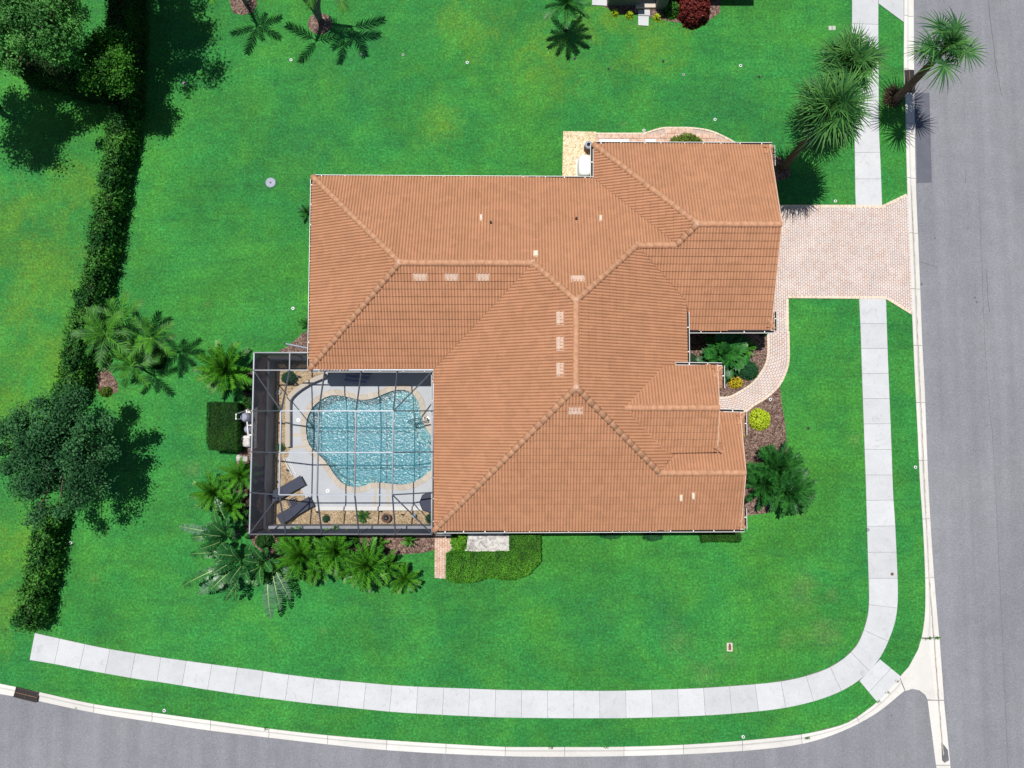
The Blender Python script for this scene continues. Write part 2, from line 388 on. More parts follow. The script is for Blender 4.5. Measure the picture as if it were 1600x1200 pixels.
L['cycad'] = lm('cycad_leaf', (.008, .072, .008), (.110, .360, .020), spec=.22, rough=.42, trans=.06)
L['cycad_dark'] = lm('dark_cycad_leaf', (.006, .055, .012), (.050, .225, .034), spec=.22, rough=.42, trans=.06)
L['paddle'] = lm('paddle_leaf', (.012, .080, .020), (.05, .215, .040), rough=.35, spec=.35, trans=.12)
L['torn'] = lm('torn_paddle_leaf', (.030, .110, .050), (.17, .30, .19), trans=.12)
L['rib'] = plain('leaf_midrib', (.32, .46, .16), .5, .4, .1, 5)

# ================================================================== SETTING
pool_px = [(477.5, 667), (479, 655), (486, 639), (500, 625), (517, 617), (535, 617.5), (550, 621), (565, 624), (582, 622), (597, 616), (612, 610), (626, 608), (639, 610), (650, 619), (656, 630), (658, 642), (661, 655), (666, 667), (676, 682), (688, 697), (693, 712), (687, 725), (674, 735), (660, 747), (645, 755), (630, 758), (612, 757), (595, 755), (580, 755), (570, 760), (560, 762), (547, 761), (535, 756), (525, 746), (517, 734), (507, 720), (496, 710), (485, 699), (479, 685)]
pool = smooth_closed(W2(pool_px), 3)
pool_out = offset_closed(pool, 0.06)

LAWN_TOP = 0.0; ROAD_Z = -0.10
side_L1 = [(1330, -120), (1331, 0), (1331, 62), (1333, 160), (1335, 225), (1336, 300), (1337, 321)]
side_R1 = [(1371, -120), (1372, 0), (1372, 60), (1373, 200), (1375, 245), (1377, 300), (1378, 322)]
side_L2 = [(1342, 467), (1344, 507), (1347, 600), (1350, 685), (1353, 775), (1356, 880), (1357.5, 930), (1356, 958), (1350, 982), (1339, 1007), (1319, 1028), (1291, 1045), (1250, 1058.5), (1200, 1067), (1110, 1074), (1057, 1076.5), (966, 1079), (920, 1079), (800, 1078), (741, 1076), (650, 1072.5), (609, 1070), (565, 1066), (520, 1062), (475, 1057), (432, 1051.5), (400, 1046.5), (345, 1039.5), (257, 1027.5), (172, 1014), (132, 1006), (55, 989)]
side_R2 = [(1384, 467), (1386, 532), (1388.5, 600), (1392, 685), (1395, 772), (1398, 815), (1401.5, 890), (1402.5, 930), (1400, 965), (1391, 993), (1374, 1029), (1342, 1063), (1302, 1085), (1254, 1100), (1200, 1109.5), (1112, 1117), (1010, 1121), (921, 1122), (800, 1121), (741, 1119), (650, 1114.5), (607, 1111.5), (562, 1107), (519, 1102.5), (472, 1097.5), (429, 1092), (400, 1088.5), (342, 1080), (297, 1073), (254, 1066), (211, 1060), (126, 1045), (87, 1037.5), (47, 1031)]
curb_in_R = [(1412, -140), (1412.5, 0), (1412, 110), (1414, 150), (1415.5, 225), (1417.5, 300), (1421, 387), (1424, 460), (1425, 492), (1429.7, 600), (1433.5, 675), (1437, 750), (1442, 825), (1445.3, 900), (1445.5, 950), (1443.5, 975), (1440, 996)]
curb_out_R = [(1429, -140), (1429, 0), (1429.5, 110), (1430.5, 200), (1432.5, 290), (1436, 372), (1439.5, 459), (1443, 550), (1446, 600), (1451, 732), (1456, 827), (1461, 900), (1469, 997)]
curb_in_B = [(1405, 1058), (1390, 1076), (1370, 1097), (1348, 1114), (1320, 1131), (1261, 1146), (1200, 1153.5), (1125, 1160), (1036, 1165), (946, 1167), (861, 1167), (800, 1167), (770, 1166), (677, 1161), (587, 1155), (500, 1147.5), (414, 1137.5), (325, 1125), (237, 1113), (147, 1100), (61, 1081), (25, 1073), (0, 1068), (-120, 1042)]
curb_out_B = [(1415, 1080), (1400, 1092), (1379, 1111), (1350, 1128), (1322, 1142), (1264, 1162), (1200, 1171), (1125, 1177), (1036, 1181), (946, 1183), (861, 1183.5), (800, 1183), (770, 1182), (677, 1178), (587, 1172), (500, 1163), (414, 1153), (322, 1142), (236, 1129), (146, 1115), (57, 1096), (24, 1089), (0, 1086), (-120, 1061)]
# lawn boundary: inside edges of the curbs, then far out to the west and north
corner = [(1434.5, 1015), (1420, 1042), (1407, 1056)]
lawn_edge = W2(curb_in_R) + W2(corner) + W2(curb_in_B)
far = 70.0
a0 = lawn_edge[0]; a1 = lawn_edge[-1]
lawn_poly = lawn_edge + [(-far, a1[1] + 5), (-far, far), (a0[0], far)]
cage_hole = [pool_out]
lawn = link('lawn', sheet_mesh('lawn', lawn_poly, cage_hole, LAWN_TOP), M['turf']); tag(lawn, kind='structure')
g = sheet_mesh('ground', [(-300, -300), (300, -300), (300, 300), (-300, 300)], [pool_out], -0.22)
ground = link('ground', g, M['turf']); tag(ground, kind='structure')
# roads: one sheet under both curbs, wide enough to leave the frame
ro = W2(curb_in_R, 0) + W2(corner) + W2(curb_in_B)
road_poly = ro + [(-far, ro[-1][1] + 4.5), (-far, -40), (31.5, -40), (34, -160), (40, -160), (40, 200), (ro[0][0], 200)]
road = link('road', sheet_mesh('road', road_poly, [], ROAD_Z), M['asphalt']); tag(road, kind='structure')
# long seam / cracks in the asphalt
def strip_between(name, A, B, z0, z1, mat, parent=None):
    mb = MB()
    for i in range(len(A) - 1): mb.add([(*A[i], z0), (*A[i + 1], z0), (*B[i + 1], z1), (*B[i], z1)], [(0, 1, 2, 3)])
    return mb.build(name, mat, parent)
M['crack'] = plain('asphalt_crack', (.10, .10, .11), .9, .2, .2, 5)
def ribbon(name, pts, w, z, mat, parent, jit=.02):
    pts = resample(smooth_open(pts, 3), max(4, int(plen(pts) / .25))); mb = MB()
    for i in range(len(pts) - 1):
        a, b = Vector(pts[i]), Vector(pts[i + 1]); d = (b - a).normalized(); n = Vector((-d.y, d.x)) * w / 2
        j = Vector((random.uniform(-jit, jit), random.uniform(-jit, jit)))
        mb.add([(*(a - n + j), z), (*(b - n + j), z), (*(b + n + j), z), (*(a + n + j), z)], [(0, 1, 2, 3)])
    return mb.build(name, mat, parent)
for pts, w_ in (([(1544, 0), (1550, 50), (1556, 100), (1565, 150)], .022), ([(1541, 420), (1543, 455), (1546, 488)], .02), ([(1437, 409), (1450, 413), (1466, 418)], .02), ([(1509, 265), (1509, 285)], .015), ([(1147, 1185), (1146, 1215)], .02), ([(1530, 300), (1540, 560), (1552, 700), (1562, 900), (1575, 1200)], .012)):
    ribbon('crack', W2(pts, ROAD_Z), w_, ROAD_Z + .004, M['crack'], road)
pt = W2([(1429.5, 145), (1452, 145), (1456, 285), (1433, 286)], ROAD_Z)
link('asphalt_patch', sheet_mesh('asphalt_patch', pt, [], ROAD_Z + .004), M['patch'], road)
M['stain'] = plain('oil_stain', (.12, .12, .13), .7, .4, .2, 4)
for x, y, r in ((1461, 372, .05), (1440, 444, .07), (1523, 465, .07), (1526, 472, .07), (1512, 357, .04), (1541, 665, .035), (1393, 1118, .04)):
    mb = MB(); mb.lathe([(r, 0), (r * .8, .006)], (0, 0, 0), 9); mb.build('tar_spot', M['stain'], road, loc=W(x, y, ROAD_Z))

# pavement and curb slabs: each slab a piece of its own
def slab_strip(parent, name, A, B, n, z0, z1, mat, gap=.007, prof=None, bev=.012):
    A = resample(A, n * 6 + 1); BD = resample(B, 3000)
    B = np.array([BD[np.argmin(((BD - p) ** 2).sum(1))] for p in A]); B[0] = BD[0]; B[-1] = BD[-1]
    for _ in range(2): B[1:-1] = (B[:-2] + B[1:-1] * 2 + B[2:]) / 4
    for i in range(n):
        a = [Vector(A[i * 6 + k]) for k in range(7)]; b = [Vector(B[i * 6 + k]) for k in range(7)]
        d0 = (a[1] - a[0]).normalized(); d1 = (a[6] - a[5]).normalized()
        a[0] += d0 * gap; b[0] += d0 * gap; a[6] -= d1 * gap; b[6] -= d1 * gap
        mb = MB(); pr = prof or [(0, z0), (0, z1 - bev), (bev, z1), (1 - bev, z1), (1, z1 - bev), (1, z0)]
        dz = random.uniform(-.003, .004); vs = []
        for k in range(7):
            for t, z in pr: p = a[k].lerp(b[k], t); vs.append((p.x, p.y, z + (dz if z > z0 else 0)))
        m_ = len(pr); fs = []
        for k in range(6):
            for j in range(m_ - 1): fs.append((k * m_ + j, k * m_ + j + 1, (k + 1) * m_ + j + 1, (k + 1) * m_ + j))
        fs.append(tuple(range(m_))[::-1]); fs.append(tuple(6 * m_ + j for j in range(m_)))
        mb.add(vs, fs); me = mb.mesh(name)
        bm = bmesh.new(); bm.from_mesh(me); bmesh.ops.recalc_face_normals(bm, faces=bm.faces); bm.to_mesh(me); bm.free()
        link(name, me, mat, parent)
def bed(name, px, z, mat, kind='structure', label=None, cat=None):
    o = link(name, sheet_mesh(name, W2(px), [], z), mat); return tag(o, label, cat, kind=kind)

sw = link('sidewalk', sheet_mesh('sidewalk', W2(side_L2) + W2(side_R2)[::-1], [], .004), M['joint']); tag(sw, kind='structure')
def smooth2(p): return smooth_open(W2(p), 3)
slab_strip(sw, 'slab', smooth2(side_L2), smooth2(side_R2), 46, 0, .045, M['walk'])
sw2 = link('sidewalk', sheet_mesh('sidewalk', W2(side_L1) + W2(side_R1)[::-1], [], .004), M['joint']); tag(sw2, kind='structure')
slab_strip(sw2, 'slab', smooth2(side_L1), smooth2(side_R1), 11, 0, .045, M['walk'])
# kerb ramp at the corner
rp = W2([(1374.5, 1030), (1407.5, 1057), (1370.5, 1097), (1342.5, 1063.5)])
mb = MB(); mid0 = [Vector(rp[0]).lerp(Vector(rp[1]), .52), Vector(rp[3]).lerp(Vector(rp[2]), .52)]
for q in ([rp[0], tuple(mid0[0]), tuple(mid0[1]), rp[3]], [tuple(mid0[0].lerp(Vector(rp[1]), .02)), rp[1], rp[2], tuple(mid0[1].lerp(Vector(rp[2]), .02))]):
    m2 = MB(); m2.prism(q, 0, .04); m2.build('ramp_slab', M['walk'], sw)
mb = MB(); mb.prism(W2([(1372.5, -40), (1372.5, 6), (1411.5, 35), (1411.5, -40)]), 0, .04); tag(mb.build('neighbour_driveway', M['walk']), kind='structure')

# curbs: low mountable profile, top at lawn level, dropping to the road
cprof = [(0, -.2), (0, .02), (.05, .035), (.30, .03), (.46, -.045), (.55, -.062), (1, ROAD_Z + .012), (1, -.2)]
cr = link('curb', sheet_mesh('curb', W2(curb_in_R) + W2(curb_out_R)[::-1], [], -.18), M['joint']); tag(cr, kind='structure')
slab_strip(cr, 'curb_slab', smooth2(curb_in_R), smooth2(curb_out_R), 13, -.2, 0, M['curb'], .012, cprof)
cb = link('curb', sheet_mesh('curb', W2(curb_in_B) + W2(curb_out_B)[::-1], [], -.18), M['joint']); tag(cb, kind='structure')
slab_strip(cb, 'curb_slab', smooth2(curb_in_B), smooth2(curb_out_B), 17, -.2, 0, M['curb'], .012, cprof)
ap = link('curb', sheet_mesh('curb', W2([(1440, 997), (1434, 1015), (1420, 1042), (1406, 1058), (1415, 1080), (1426, 1076.5), (1437, 1079), (1446, 1086), (1450, 1094), (1476, 1094), (1469, 998)]), [], -.16), M['joint']); tag(ap, kind='structure')
mb = MB(); q = W2([(1439.5, 998), (1434, 1015), (1420, 1042), (1406.5, 1058), (1415.5, 1080), (1426, 1076.5), (1437, 1079), (1446, 1086), (1449.5, 1093), (1462, 1094), (1452, 998)])
mb.prism(q, -.2, -.03); mb.build('apron_slab', M['curb'], ap)
mb = MB(); mb.prism(W2([(1452.4, 998), (1469, 998), (1476, 1094), (1462.4, 1094)]), -.2, -.055); mb.build('curb_slab', M['curb'], ap)
for (y0, y1, xa, xb, xc, xd) in ((1095.5, 1196, 1450.5, 1476, 1486, 1463.5), (1197, 1260, 1463.7, 1486, 1493, 1472)):
    mb = MB(); mb.prism(W2([(xa, y0), (xb, y0), (xc, y1), (xd, y1)]), -.2, -.06); mb.build('curb_slab', M['curb'], ap)
# dark valley line of the gutter, wear on the curb
M['gutterline'] = plain('gutter_grime', (.43, .385, .33), .9, .2, .35, 2)
ribbon('grime_line', W2([(1424, 290), (1429, 400), (1434, 520), (1440, 650), (1446, 780), (1452, 900), (1460, 1000), (1467, 1095), (1474, 1180)], -.03), .05, -.026, M['gutterline'], cr, .012)
mb = MB(); mb.prism(W2([(1471, 1160), (1476, 1165), (1481, 1172), (1483, 1188), (1476, 1192), (1472, 1188)], -.05), -.058, -.055); mb.build('grime_patch', M['stain'], ap)

# storm drains
def drain(px, lab, rz):
    t = empty('storm_drain', W(*px, 0), lab, 'drain', rz=rz)
    mb = MB(); mb.box((0, 0, .0), (1.25, .52, .09)); mb.build('pit', M['lead'], t)
    for a_, b_, sz in ((0, .25, (1.30, .05, .05)), (0, -.25, (1.30, .05, .05)), (.62, 0, (.05, .46, .05)), (-.62, 0, (.05, .46, .05)), (0, 0, (.06, .46, .05))):
        mb = MB(); mb.box((a_, b_, .045), sz); mb.build('frame', M['iron'], t)
    for i in range(12):
        if i in (5, 6): continue
        mb = MB(); mb.box((-.55 + i * .1, 0, .042), (.028, .46, .03)); mb.build('bar', M['iron'], t)
    mb = MB(); mb.box((0, 0, .06), (1.18, .03, .03)); mb.build('crossbar', M['terracotta'], t)
drain((42, 1085), 'rusty iron storm drain grate set in the curved curb', rad(-13)); drain((1420.5, 127), 'dark storm drain inlet in the curb under the leaning palm', rad(90))

# driveway and walkway: pavers
drive_px = [(1190, 321), (1337, 321), (1378, 322.5), (1417.2, 303), (1421, 387), (1424.8, 492), (1384, 467), (1231, 466), (1231.5, 520), (1198, 520), (1190, 516)]
dv = link('driveway', sheet_mesh('driveway', W2(drive_px), [], .010), M['sand']); tag(dv, kind='structure')
def inside(p, poly):
    x, y = p; c = False; n = len(poly)
    for i in range(n):
        x0, y0 = poly[i]; x1, y1 = poly[(i + 1) % n]
        if (y0 > y) != (y1 > y) and x < (x1 - x0) * (y - y0) / (y1 - y0) + x0: c = not c
    return c
dpoly = W2(drive_px); din = offset_closed(dpoly, -.10)
mb = MB(); xs = [p[0] for p in dpoly]; ys = [p[1] for p in dpoly]; bw, bl = .125, .185
x = min(xs); ci = 0
while x < max(xs):
    y = min(ys) - (bl / 2 if ci % 2 else 0)
    while y < max(ys):
        cx, cy = x + bw / 2, y + bl / 2
        if all(inside((cx + a * .05, cy + b * .08), dpoly) for a in (-1, 1) for b in (-1, 1)):
            mb.bevbox((cx, cy, .008 + random.uniform(0, .003)), (bw - .014, bl - .014, .05), .006)
        y += bl
    x += bw; ci += 1
o = mb.build('paver', M['paver'], dv); tag(o, kind='stuff')
def edging(name, pts, wd_, ln, z, mat, parent):
    P = resample(pts, max(2, int(plen(pts) / ln) + 1)); mb = MB()
    for i in range(len(P) - 1):
        a, b = Vector(P[i]), Vector(P[i + 1]); d = b - a
        mb.bevbox(((a.x + b.x) / 2, (a.y + b.y) / 2, .008), (d.length - .012, wd_, z), .008, math.atan2(d.y, d.x))
    o = mb.build(name, mat, parent); return tag(o, kind='stuff')
for e in ([(1196, 322.5), (1337, 322.5), (1378, 323.5), (1416, 305)], [(1231, 464), (1384, 465.2), (1423, 489)], [(1229.5, 467), (1230, 516)]):
    edging('edging_paver', W2(e), .16, .22, .054, M['paver_edge'], dv)
w_out = [(1231.5, 517), (1232, 557), (1229, 577), (1218, 601), (1199, 620), (1177, 633.5), (1160, 645), (1110, 652)]
w_in = [(1199, 517), (1199.5, 551), (1196, 569), (1188, 583), (1175, 599), (1153, 613.5), (1135, 621), (1108, 620)]
A_, B_ = smooth2(w_out), smooth2(w_in)
wk = link('walkway', sheet_mesh('walkway', A_ + B_[::-1], [], .011), M['sand']); tag(wk, kind='structure')
Lw = (plen(A_) + plen(B_)) / 2; nr = 9; mb = MB()
RA, RB = resample(A_, 400), resample(B_, 400)
def wpt(s, t): i = min(max(s, 0), 1) * 398.99; k = int(i); f = i - k; a = RA[k] * (1 - f) + RA[k + 1] * f; b = RB[k] * (1 - f) + RB[k + 1] * f; return a * (1 - t) + b * t
for r in range(nr):
    nseg = int(Lw / .21); off = .5 if r % 2 else 0
    for k in range(nseg):
        s0, s1 = (k + off + .04) / nseg, (k + off + .96) / nseg
        if s1 > 1: continue
        t0, t1 = (r + .07) / nr, (r + .93) / nr
        q = [wpt(s0, t0), wpt(s1, t0), wpt(s1, t1), wpt(s0, t1)]; dz = random.uniform(0, .003); c = sum(q) / 4
        vs = [(*p, .01) for p in q] + [(*p, .052 + dz) for p in q] + [(*(p * .93 + c * .07), .058 + dz) for p in q]
        fs = [(8, 11, 10, 9)] + [(l + i, l + 4 + i, l + 4 + (i + 1) % 4, l + (i + 1) % 4) for l in (0, 4) for i in range(4)]
        mb.add(vs, fs)
o = mb.build('paver', M['paver'], wk); tag(o, kind='stuff')
edging('edging_paver', [tuple(p) for p in A_], .10, .2, .062, M['paver_edge'], wk); edging('edging_paver', [tuple(p) for p in B_], .10, .2, .062, M['paver_edge'], wk)

# planting beds, gravel, side paths
bed('mulch_bed', [(1060, 500), (1200, 517), (1199.5, 551), (1196, 569), (1188, 583), (1175, 599), (1153, 613.5), (1135, 621), (1108, 620), (1060, 600)], .008, M['mulch'])
bed('mulch_bed', [(1150, 646), (1164, 645), (1177, 634), (1199, 621), (1219, 602), (1221, 627), (1227, 663), (1229, 690), (1233, 740), (1216, 790), (1197, 802), (1165, 806), (1140, 806), (1140, 690)], .008, M['mulch'])
bed('mulch_bed', [(428, 552), (450, 541), (466, 527), (475, 518), (510, 512), (510, 556)], .008, M['mulch'])
bed('mulch_bed', [(408, 556), (425, 556), (425, 815), (690, 815), (690, 856), (660, 864), (600, 868), (500, 876), (420, 872), (395, 850), (372, 800), (366, 745), (372, 700), (384, 640), (376, 590)], .008, M['mulch'])
bed('mulch_bed', [(150, 575), (158, 568), (172, 580), (184, 598), (184, 612), (165, 620), (152, 610)], .008, M['mulch'])
ring = [(500 + 19 * math.cos(a), 37 + 17 * math.sin(a)) for a in np.linspace(0, 6.283, 18)[:-1]]
bed('mulch_bed', ring, .008, M['mulch'])
bed('mulch_bed', [(355, -10), (400, -10), (402, 8), (395, 19), (380, 24), (364, 20)], .008, M['mulch'])
bed('mulch_bed', [(1203, 240), (1222, 248), (1232, 260), (1236, 272), (1228, 280), (1205, 284)], .008, M['mulch'])
bed('mulch_bed', [(940, 8), (965, 22), (998, 22), (1022, 28), (1045, 33), (1075, 38), (1110, 30), (1125, 20), (1125, -20), (940, -20)], .008, M['mulch'])
bed('gravel_bed', [(880, 205), (931, 206), (935, 300), (878, 300)], .012, M['pale_gravel'])
np_px = [(930, 209), (1003, 209), (1012, 207), (1035, 200.5), (1058, 200), (1082, 200.5), (1110, 205), (1135, 216), (1153, 226), (1153, 250), (930, 250)]
npth = link('path', sheet_mesh('path', W2(np_px), [], .010), M['sand']); tag(npth, kind='structure')
npoly = W2(np_px)
x0, x1 = min(p[0] for p in npoly), max(p[0] for p in npoly); y0, y1 = min(p[1] for p in npoly), max(p[1] for p in npoly)
ri = 0; y = y1 - .18
while y > y0:
    x = x0 + (.15 if ri % 2 else 0)
    while x < x1:
        if all(inside((x + a, y + b), npoly) for a in (.04, .36) for b in (-.12, .12)):
            mb = MB(); mb.bevbox((0, 0, 0), (.385, .285, .045), .01); mb.build('paver', M['paver_red'], npth, loc=(x + .2, y, .008))
        x += .40
    y -= .30; ri += 1
edging('edging_paver', smooth_open(W2(np_px[:9]), 3), .10, .3, .05, M['paver_edge'], npth)
sp_px = [(679.5, 826), (711, 826), (711, 850), (697.5, 868), (697.5, 904), (679, 903)]
sp = link('path', sheet_mesh('path', W2(sp_px), [], .012), M['sand']); tag(sp, kind='structure')
mb = MB(); spoly = W2(sp_px); x = min(p[0] for p in spoly); k = 0
while x < max(p[0] for p in spoly):
    y = min(p[1] for p in spoly) + (.1 if k % 2 else 0)
    while y < max(p[1] for p in spoly):
        if all(inside((x + .07 + a, y + .1 + b), spoly) for a in (-.05, .05) for b in (-.08, .08)): mb.bevbox((x + .07, y + .1, .01), (.125, .185, .045), .008)
        y += .2
    x += .14; k += 1
tag(mb.build('paver', M['paver_red'], sp), kind='stuff')

# ================================================================== HOUSE
EV = 2.9
RP = {k: W(x, y, h) for k, (x, y, h) in dict(
    A=(489, 276.5, EV), B=(484, 577, EV), C=(625, 410.5, 5.0), D=(833, 411, 5.0), E=(900, 470, 5.87), F=(927, 279, EV), G=(1057, 382.5, 4.57), Q=(995, 383.5, 4.57),
    I=(678, 577, EV), J=(900, 605, 5.87), K=(678, 829, EV), L=(1156, 827, EV), M=(1164, 738.5, 4.14), N=(1030, 738.5, 4.14),
    G1=(927, 225.5, EV), G2=(1201, 227, EV), R1=(1090, 350, 4.96), R2=(1220, 350.5, 4.96), G3=(1203, 516, EV), G4=(1076, 516, EV), V=(1072, 472, 3.45), S=(1074, 570, 3.44), S2=(1074, 682, 3.44),
    e1=(975, 637, 4.88), e2=(1123, 637, 4.88), e3=(1036, 571, 3.97), e4=(1119.5, 570.5, 3.97), e5=(1119.5, 706.5, 3.97), e6=(1041, 708, 3.97), l1=(1155, 644, EV), l2=(1090, 644, EV),
    X1=(833, 278, EV), X2=(900, 279, EV), Kx=(1030, 828, EV), Gx=(1090, 516, EV)).items()}
SLOPES = {  # name: (downhill direction, convex pieces)
    'N': ((0, 1), [('A', 'X1', 'D', 'C'), ('X1', 'X2', 'E', 'D'), ('X2', 'F', 'Q', 'E'), ('F', 'G', 'Q')]),
    'W': ((-1, 0), [('A', 'C', 'B')]), 'S': ((0, -1), [('B', 'C', 'D', 'I')]), 'mW': ((-1, 0), [('D', 'E', 'J', 'K', 'I')]),
    'mS': ((0, -1), [('J', 'K', 'Kx', 'N'), ('N', 'Kx', 'L', 'M')]), 'mE': ((1, 0), [('J', 'E', 'Q'), ('J', 'Q', 'V'), ('J', 'V', 'S'), ('J', 'S', 'S2'), ('J', 'S2', 'N')]),
    'gN': ((0, 1), [('G1', 'G2', 'R2', 'R1')]), 'gW': ((-1, 0), [('G1', 'R1', 'G', 'F')]),
    'gS': ((0, -1), [('R1', 'R2', 'G3', 'Gx'), ('G', 'R1', 'Gx', 'V'), ('V', 'Gx', 'G4'), ('Q', 'G', 'V')]),
    'eN': ((0, 1), [('e1', 'e2', 'e4', 'e3')]), 'eS': ((0, -1), [('e1', 'e2', 'e5', 'e6')]), 'lN': ((0, 1), [('N', 'M', 'l1'), ('N', 'l1', 'l2'), ('N', 'l2', 'S2')])}
house = empty('house', W(880, 540, 0), 'single storey stucco house with terracotta tiled hip roof on the corner lot', 'house')
H0 = house.location.copy()
def hp(o): o.parent = house; o.matrix_parent_inverse = Matrix.Translation(-H0); return o
def fit(keys):
    A = np.array([[RP[k].x, RP[k].y, 1] for k in keys]); return np.linalg.lstsq(A, np.array([RP[k].z for k in keys]), rcond=None)[0]
pa, pb = fit(['E', 'Q', 'V', 'S', 'N', 'J']), fit(['N', 'M', 'l1', 'l2'])     # where the two slopes meet at the east eave height
sol = np.linalg.solve(np.array([pa[:2], pb[:2]]), np.array([3.44 - pa[2], 3.44 - pb[2]])); RP['S2'] = Vector((sol[0], sol[1], 3.44))
mb = MB()
for nm, (d, pcs) in SLOPES.items():
    fp = fit([k for pc in pcs for k in pc])
    for pc in pcs:
        vs = [Vector((RP[k].x, RP[k].y, fp[0] * RP[k].x + fp[1] * RP[k].y + fp[2] - .06)) for k in pc]; mb.add(vs, [tuple(range(len(vs)))])
roof = mb.build('roof', M['roofdeck']); hp(roof)
TW, TL = .31, .385
def tile_geo():
    n = 10; vs = []; fs = []
    # rows: lip foot, lip head (own vertices so the edge stays crisp), then the barrel surface
    for j, (yy, zz) in enumerate(((-.002, .0), (0.0, .060), (0.0, .060), (TL * .5, .040), (TL + .03, .012))):
        for i in range(n + 1):
            x = i / n; w_ = abs(math.sin(x * 2 * math.pi))
            z = zz + (.070 * w_ ** .7 if j else -.01); vs.append((x * TW, yy, z))
    m_ = n + 1
    for j in (0, 2, 3):
        for i in range(n): fs.append((j * m_ + i, j * m_ + i + 1, (j + 1) * m_ + i + 1, (j + 1) * m_ + i))
    return np.array(vs), fs
TV, TF = tile_geo()
tile_me = bpy.data.meshes.new('roof_tile'); tile_me.from_pydata([tuple(v) for v in TV], [], TF); tile_me.materials.append(M['tile'])
whole = []      # (apparent size, matrix) of uncut tiles
stuffV, stuffF = [], []
cut_bms = []
for nm, (d, pcs) in SLOPES.items():
    pts = [RP[k] for pc in pcs for k in pc]; A = np.array([[p.x, p.y, 1] for p in pts]); z = np.array([p.z for p in pts])
    gx, gy, gc = np.linalg.lstsq(A, z, rcond=None)[0]
    up2 = Vector((gx, gy)).normalized(); dz = math.hypot(gx, gy)
    v = Vector((up2.x, up2.y, dz)).normalized(); n = Vector((-gx, -gy, 1)).normalized(); u = v.cross(n)
    O = min(pts, key=lambda p: p.z).copy(); O.z = gx * O.x + gy * O.y + gc
    R3 = Matrix((u, v, n)).transposed()
    loc = [((p - O).dot(u), (p - O).dot(v)) for p in pts]
    u0, u1 = min(a for a, b in loc), max(a for a, b in loc); v0, v1 = min(b for a, b in loc), max(b for a, b in loc)
    ua = random.uniform(0, TW)
    for pc in pcs:
        poly = [RP[k].to_2d() for k in pc]; area = sum(poly[i].x * poly[(i + 1) % len(poly)].y - poly[(i + 1) % len(poly)].x * poly[i].y for i in range(len(poly)))
        if area < 0: poly = poly[::-1]
        bm = bmesh.new(); ncut = 0
        edges = [(poly[i], (poly[(i + 1) % len(poly)] - poly[i]).normalized()) for i in range(len(poly))]
        r = -1
        for ri in range(-1, int((v1 - v0) / TL) + 2):
            for ci in range(-2, int((u1 - u0) / TW) + 3):
                org = O + u * (u0 - ua + ci * TW) + v * (v0 + ri * TL)
                if nm in ('N', 'S', 'mW', 'mE', 'mS', 'gN', 'gS', 'W', 'gW', 'eN', 'eS', 'lN'):
                    cs = [org + u * a + v * b for a in (0, TW) for b in (0, TL + .03)]
                ds = [[(e[1].x * (c.y - e[0].y) - e[1].y * (c.x - e[0].x)) for c in cs] for e in edges]
                if any(max(q) < 0 for q in ds): continue
                if all(min(q) > -.002 for q in ds):
                    ctr = org + u * TW / 2 + v * TL / 2; tocam = Vector((0, 0, CAM_H)) - ctr
                    whole.append((n.dot(tocam.normalized()) / tocam.length_squared, org.copy(), R3.copy()))
                else:
                    wv = [org + R3 @ Vector(p) for p in TV]; bv = [bm.verts.new(p) for p in wv]
                    for f in TF: bm.faces.new([bv[i] for i in f])
        for p, t in edges:
            g_ = bm.verts[:] + bm.edges[:] + bm.faces[:]
            bmesh.ops.bisect_plane(bm, geom=g_, plane_co=(p.x, p.y, 0), plane_no=(t.y, -t.x, 0), clear_outer=True)
        bm.verts.index_update(); b0 = len(stuffV)
        stuffV += [tuple(q.co) for q in bm.verts]; stuffF += [tuple(b0 + q.index for q in f.verts) for f in bm.faces]; bm.free()
whole.sort(key=lambda t: -t[0])
def child_of_roof(o):
    o.parent = roof; o.matrix_parent_inverse = Matrix.Translation(-H0) ; return o
for q, org, R3 in whole[:300]:
    o = bpy.data.objects.new('roof_tile', tile_me); COL.objects.link(o); o.parent = roof
    o.matrix_local = Matrix.Translation(org) @ (R3 @ Matrix.Rotation(random.gauss(0, .004), 3, 'Z')).to_4x4()
for q, org, R3 in whole[300:]:
    b0 = len(stuffV); jit = Matrix.Rotation(random.gauss(0, .006), 3, 'Z'); dzj = Vector((0, 0, random.uniform(-.004, .006)))
    RR = R3 @ jit; stuffV += [tuple(org + RR @ Vector(p) + dzj) for p in TV]; stuffF += [tuple(b0 + i for i in f) for f in TF]
me = bpy.data.meshes.new('roof_tiles_rest'); me.from_pydata(stuffV, [], stuffF); me.update()
o = link('roof_tile_field', me, M['tile'], roof); tag(o, kind='stuff')

